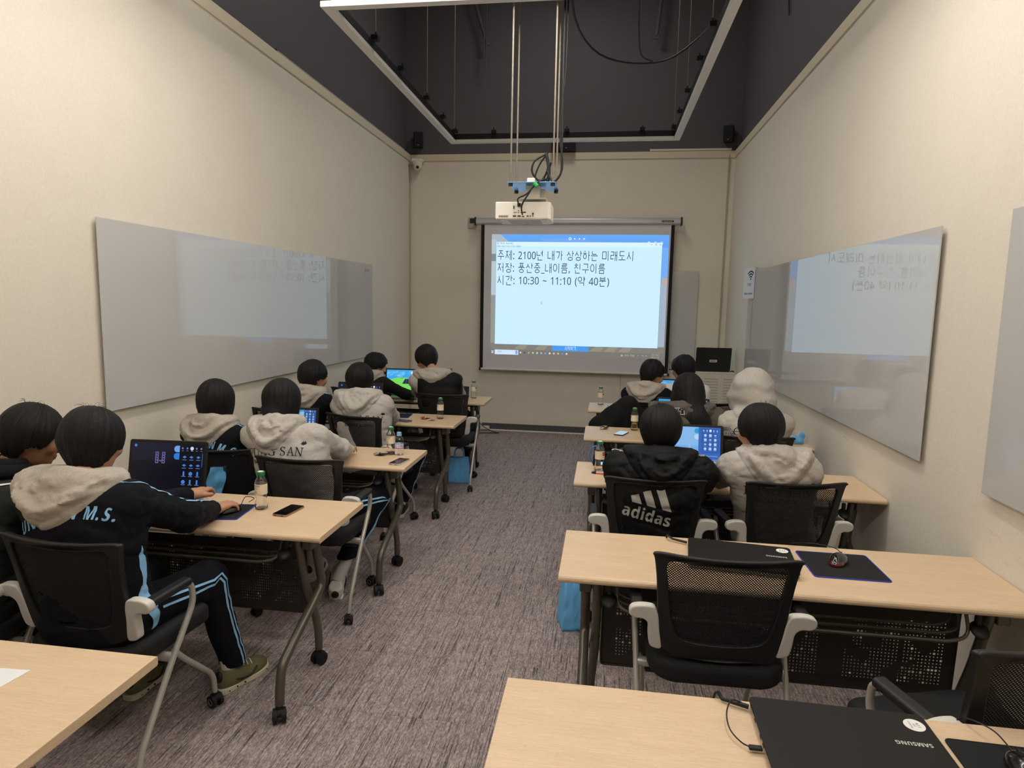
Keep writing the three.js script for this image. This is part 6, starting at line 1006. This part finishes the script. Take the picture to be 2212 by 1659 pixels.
// ------------------------------------------------------------------ wrappers, papers, bags
function wrapper(label, [x, z], size, cols, s0) {
  const t = thing('sweet_wrapper', label, 'wrapper', [x, TH, z]); seed = s0;
  cols.forEach((c, k) => {
    const g = new THREE.PlaneGeometry(size * rr(0.8, 1.1), size * rr(0.35, 0.55), 9, 6), p = g.attributes.position, a = rr(0, 3);
    for (let i = 0; i < p.count; i++) { const u = p.getX(i) / size, v = p.getY(i) / size; p.setXYZ(i, p.getX(i), 0.003 + k * 0.002 + size * 0.16 * Math.abs(noise(u * 4 + k * 5 + s0, v * 5, s0)) + size * 0.1 * (1 - Math.min(1, 4 * u * u)), p.getY(i) + 0.15 * size * noise(u * 3, v * 3, k)); }
    g.rotateY(a); g.translate(rr(-0.2, 0.2) * size, 0, rr(-0.15, 0.15) * size); g.computeVertexNormals(); const lo = new THREE.Box3().setFromBufferAttribute(p).min.y; g.translate(0, 0.0005 - Math.min(lo, 0.0005) , 0);
    obj('foil', g, P(c, 0.3, { metalness: 0.35, side: THREE.DoubleSide }), t);
  });
}
wrapper('crumpled silver and brown sweet wrapper beside the bottles on the third left table', [-1.405, -3.93], 0.075, [0x2a1a12, 0xc9c6c0, 0x4a2c18, 0xd8d4cc], 41);
wrapper('crumpled red and clear sweet wrapper in the fourth left row', [-1.49, -5.27], 0.085, [0xc43a2c, 0xe8d8d0, 0xb83228], 52);
wrapper('small orange and white sweet wrapper beside the red one', [-1.425, -5.2], 0.06, [0xe0a030, 0xe9e2d8], 63);
wrapper('heap of red, white and dark sweet wrappers on the right table by the bright phone', [0.03, -5.2], 0.085, [0xc4442c, 0xe2cfc0, 0x2c1a14, 0xd8b040], 74);
wrapper('small blue and white wrapper on the right front table', [0.08, -6.38], 0.07, [0x5a8fc8, 0xe0e4ea], 85);
{
  const t = thing('chocolate_bar', 'small wrapped bar in dark and white foil before the apple juice bottle', 'snack', [0.0, TH, -3.765], -0.1), g = new THREE.BoxGeometry(0.09, 0.012, 0.028, 24, 4, 6), p = g.attributes.position;
  for (let i = 0; i < p.count; i++) { const x = p.getX(i), e = Math.max(0, Math.abs(x) - 0.03) / 0.015, f = 1 - Math.min(1, e) * 0.8; p.setY(i, 0.0065 + p.getY(i) * f); p.setZ(i, p.getZ(i) * (1 - 0.25 * Math.sin(Math.min(1, e) * 3.1) + 0.03 * noise(x * 200, i, 0))); } g.computeVertexNormals();
  obj('wrapper', g, P(0x1a1426, 0.3, { metalness: 0.4 }), t); part(t, 'band', 'white and red printed band', rbox(0.045, 0.0136, 0.029, 0.005, 0.0068, 0, 0.002), M(0xffffff, 0.4, { map: canvasTex(64, 32, (g2) => { g2.fillStyle = '#eae6e0'; g2.fillRect(0, 0, 64, 14); g2.fillStyle = '#b8452c'; g2.fillRect(0, 14, 64, 18); }) }));
  const sheet = (pts, y) => extrude(pts, 0.0004, 0).rotateX(-Math.PI / 2).translate(0, y, 0);
  const pp = thing('paper_sheet', 'loose white paper sheet, rear one of two, at the bottom left corner', 'paper', [-1.6, TH, -1.36], 0.12); obj('sheet', sheet([[-0.18, -0.1], [0.1, -0.1], [0.13, 0.03], [-0.18, 0.05]].map(([a, b]) => [a, b]), 0.0008), mat.whitePaper, pp);
  const p3 = thing('paper_sheet', 'loose white paper sheet, front one of two, at the bottom left corner', 'paper', [-1.6, TH, -1.33], -0.25); obj('sheet', sheet([[-0.2, -0.12], [0.08, -0.1], [0.11, 0.02], [-0.2, 0.04]], 0.0016), mat.whitePaper, p3);
}
function bag(label, pos, turn, w, h, d, s0, o = {}) {   // an open non-woven bag, soft and creased
  const t = thing('cloth_bag', label, 'bag', pos, turn), g = new THREE.BoxGeometry(w, h, d, 14, 18, 8), p = g.attributes.position;
  for (let i = 0; i < p.count; i++) {
    let x = p.getX(i), y = p.getY(i), z = p.getZ(i); const k = y / h + 0.5, n = noise(x * 22 + s0, y * 14, z * 22), n2 = noise(x * 45, y * 38 + s0, z * 45);
    x *= 1 - 0.14 * k + 0.05 * n; z *= 1 - 0.55 * k * k; p.setXYZ(i, x + 0.008 * n * Math.sin(k * 3.1) + (o.lean ?? 0) * k, y + h / 2, z + 0.009 * n + 0.006 * n2);
  }
  g.computeVertexNormals(); const q = mergeVertices((() => { const c = g.clone(); c.deleteAttribute('normal'); c.deleteAttribute('uv'); return c; })(), 1e-4); q.computeVertexNormals();
  obj('cloth', q, mat.bagBlue, t);
  for (const s of [-1, 1]) obj('handle', tube([[-w * 0.22, h * 0.96, s * d * 0.18], [-w * 0.2, h + 0.09, s * d * 0.16], [w * 0.2, h + 0.09, s * d * 0.16], [w * 0.22, h * 0.96, s * d * 0.18]], 0.006, 0.05, 6), mat.bagBlue, t);
  return t;
}
bag('light blue cloth bag standing on the floor by the aisle, at the right table end', [-0.125, 0, -3.31], 0.25, 0.12, 0.3, 0.16, 3, { lean: 0.012 });
bag('light blue cloth bag on the floor under the left front row chair', [-1.335, 0, -5.92], 0.1, 0.2, 0.24, 0.12, 8);
{
  const t = thing('cloth_pouch', 'light blue cloth hanging over the chair arm beside the navy tracksuit student', 'cloth', [-2.1, 0.62, -3.18], 0.4), g = new THREE.BoxGeometry(0.1, 0.17, 0.03, 10, 12, 3), p = g.attributes.position;
  for (let i = 0; i < p.count; i++) { const x = p.getX(i), y = p.getY(i), k = y / 0.17 + 0.5; p.setXYZ(i, x * (0.75 + 0.35 * Math.abs(noise(1, y * 10, 2))) + 0.03 * k, y + 0.085, p.getZ(i) + 0.02 * noise(x * 20, y * 14, 4)); } g.computeVertexNormals(); obj('cloth', g, mat.bagBlue, t);
  const u = thing('cloth_pouch', 'crumpled light blue pouch at the wall end of the right table, beside the hooded student', 'cloth', [1.44, TH, -4.96], 0.2);
  obj('cloth', netMesh((x, y, z) => Math.max(ell(x, y, z, 0, 0.02, 0, 0.06, 0.04, 0.04) + 0.012 * noise(x * 30, y * 30, z * 30), 0.001 - y), [-0.08, -0.006, -0.06], [0.08, 0.09, 0.06], 0.005), mat.bagBlue, u);
  obj('drawn_neck', netMesh((x, y, z) => Math.max(ell(x, y, z, 0.045, 0.055, 0, 0.02, 0.035, 0.018) + 0.006 * noise(x * 60, y * 30, z * 60), 0.01 - y), [0.01, 0.0, -0.04], [0.08, 0.11, 0.04], 0.005), mat.bagBlue, u);
  const s = thing('wrist_strap', 'blue strap looped upright behind the apple juice bottle on a black pouch', 'strap', [-0.03, TH, -3.955]);
  part(s, 'loop', 'blue webbing loop', wire([[0, 0.0, 0], [-0.03, 0.05, 0], [-0.022, 0.11, 0.0], [0.01, 0.125, 0], [0.03, 0.09, 0], [0.028, 0.02, 0]], 0.0045), P(0x4a7ab8, 0.7)); obj('pouch', rbox(0.05, 0.07, 0.03, 0.015, 0.035, 0, 0.01, 3), mat.blackKnit ?? cloth.blackKnit, s);
  const c = thing('coat', 'black coat hung over the chair back in the right front row', 'coat', [0.26, 0, -5.6]);
  obj('coat', netMesh((x, y, z) => { const w = 0.13 + 0.13 * sstep(0.92 - y, 0, 0.28); let d = ell(x + 0.05, y, z, -0.05 * sstep(0.9 - y, 0, 0.3), 0.72, 0, w + 0.03, 0.2, 0.06); d = smin(d, capsuleD(x, y, z, -0.02, 0.88, 0, -0.22, 0.62, 0.01, 0.06), 0.05); return Math.max(d + 0.012 * noise(x * 16, y * 12, z * 16), 0.55 - y); }, [-0.4, 0.52, -0.1], [0.25, 0.95, 0.1], 0.014), cloth.blackKnit, c);
}
// ------------------------------------------------------------------ cabinet, presenter's laptop, diffuser, cables
{
  const perfT = canvasTex(256, 256, (g) => { g.fillStyle = '#d9d3c4'; g.fillRect(0, 0, 256, 256); g.fillStyle = '#6f6a5e'; for (let i = 0; i < 16; i++) for (let j = 0; j < 16; j++) { g.beginPath(); g.arc(i * 16 + (j % 2 ? 12 : 4), j * 16 + 8, 3.6, 0, 7); g.fill(); } }, true);
  const t = thing('equipment_cabinet', 'cream steel cabinet with perforated panels under the presenter laptop', 'cabinet', [1.3, 0, -7.95]);
  obj('case', rbox(0.47, 0.955, 0.4, 0, 0.4775, 0, 0.012, 3), P(0xd9d3c4, 0.5), t);
  for (const [x, w] of [[-0.04, 0.16], [0.15, 0.1]]) part(t, 'perforated_panel', 'perforated panel', rbox(w, 0.8, 0.004, x, 0.5, 0.2005, 0.0015), M(0xffffff, 0.6, { map: rep(perfT, 1.5, 1.5) }));
  obj('top_lip', rbox(0.48, 0.012, 0.41, 0, 0.955, 0, 0.004), P(0xe0dacb, 0.5), t);
  for (const [x, z] of [[-0.2, 0.16], [0.2, 0.16], [-0.2, -0.16], [0.2, -0.16]]) obj('foot', cyl(0.02, 0.02, 0.02, x, 0.01, z, 12), mat.rubber, t);
  const l = laptop('open presenter laptop seen from behind, black with a white sticker, on the cream cabinet', [1.28, -7.83], Math.PI + 0.05, 0.16, screens.green, { y: 0.961, base: mat.black, glow: 0.4 });
  part(l.getObjectByName('lid'), 'sticker', 'white sticker with an olive printed band', rbox(0.085, 0.028, 0.0008, 0.0, 0.115, -0.0044, 0.0003), M(0xffffff, 0.6, { map: canvasTex(256, 84, (g) => { g.fillStyle = '#f0eee8'; g.fillRect(0, 0, 256, 84); g.fillStyle = '#6a7038'; g.fillRect(20, 24, 200, 34); g.fillStyle = '#2c2c1c'; for (let i = 0; i < 9; i++) g.fillRect(28 + i * 21, 30, 13, 24); g.fillStyle = '#c07a2c'; g.fillRect(196, 18, 30, 40); }) }));
  obj('lead', wire([[-0.2, 0.012, -0.02], [-0.235, 0.014, -0.03], [-0.27, -0.06, -0.02], [-0.275, -0.3, 0.0], [-0.27, -0.7, 0.02]], 0.008), mat.cable, l);
  const tr2 = thing('cabinet_tray', 'thin black tray sticking out to the left of the presenter laptop', 'tray', [1.02, 0.961, -7.85]);
  obj('plate', extrude([[-0.24, 0.0], [0.05, -0.1], [0.05, 0.1], [-0.2, 0.03]], 0.014, 0.003).rotateX(-Math.PI / 2).translate(0, 0.009, 0), mat.black, tr2); obj('rim', rbox(0.05, 0.006, 0.18, 0.02, 0.018, 0, 0.002), mat.black, tr2);
  const df = thing('reed_diffuser', 'dark reed diffuser with black sticks on the left front table', 'diffuser', [-1.6, TH, -6.62]);
  obj('bottle', lathe([[0, 0], [0.03, 0], [0.032, 0.005], [0.032, 0.07], [0.014, 0.085], [0.014, 0.105], [0.016, 0.106], [0.016, 0.115], [0, 0.115]], 20), P(0x151312, 0.2), df); seed = 77;
  for (let i = 0; i < 6; i++) { const a = rr(-0.03, 0.03), b = rr(-0.03, 0.03); obj('reed', sweep([V(a * 0.2, 0.09, b * 0.2), V(a, 0.3, b)], 0.0022, 5), mat.black, df); }
  const sp = thing('small_monitor', 'small dark tablet propped up beside the padded vest student', 'tablet', [-1.475, TH, -6.66], -0.1);
  obj('body', rbox(0.14, 0.105, 0.012, 0, 0.058, 0, 0.006).applyMatrix4(new THREE.Matrix4().makeRotationX(-0.15)), P(0x23282f, 0.3), sp); obj('stand', rbox(0.08, 0.008, 0.06, 0, 0.004, -0.01, 0.003), mat.black, sp);
  const wc = thing('white_cable', 'white cable coiled on the carpet under the right table near the wall', 'cable', [1.36, 0, -2.97]);
  obj('cable', wire([[-0.16, 0.007, -0.09], [-0.1, 0.007, -0.03], [-0.06, 0.007, 0.04], [0.0, 0.007, 0.06], [0.07, 0.007, 0.03], [0.09, 0.007, -0.03], [0.06, 0.008, -0.06], [-0.02, 0.012, -0.05], [0.1, 0.007, -0.09]], 0.0065), mat.cableWhite, wc);
  const bc = thing('black_cable', 'black cable hanging from the right table to the floor near the wall', 'cable', [1.2, 0, -2.6]);
  obj('cable', wire([[0, 0.66, 0], [0.004, 0.4, 0.01], [0, 0.1, 0], [0.02, 0.007, 0.05], [0.09, 0.007, 0.1]], 0.005), mat.cable, bc);
}
scene.traverse((o) => { if (o.isMesh) o.castShadow = o.receiveShadow = true; });
renderer.render(scene, camera);
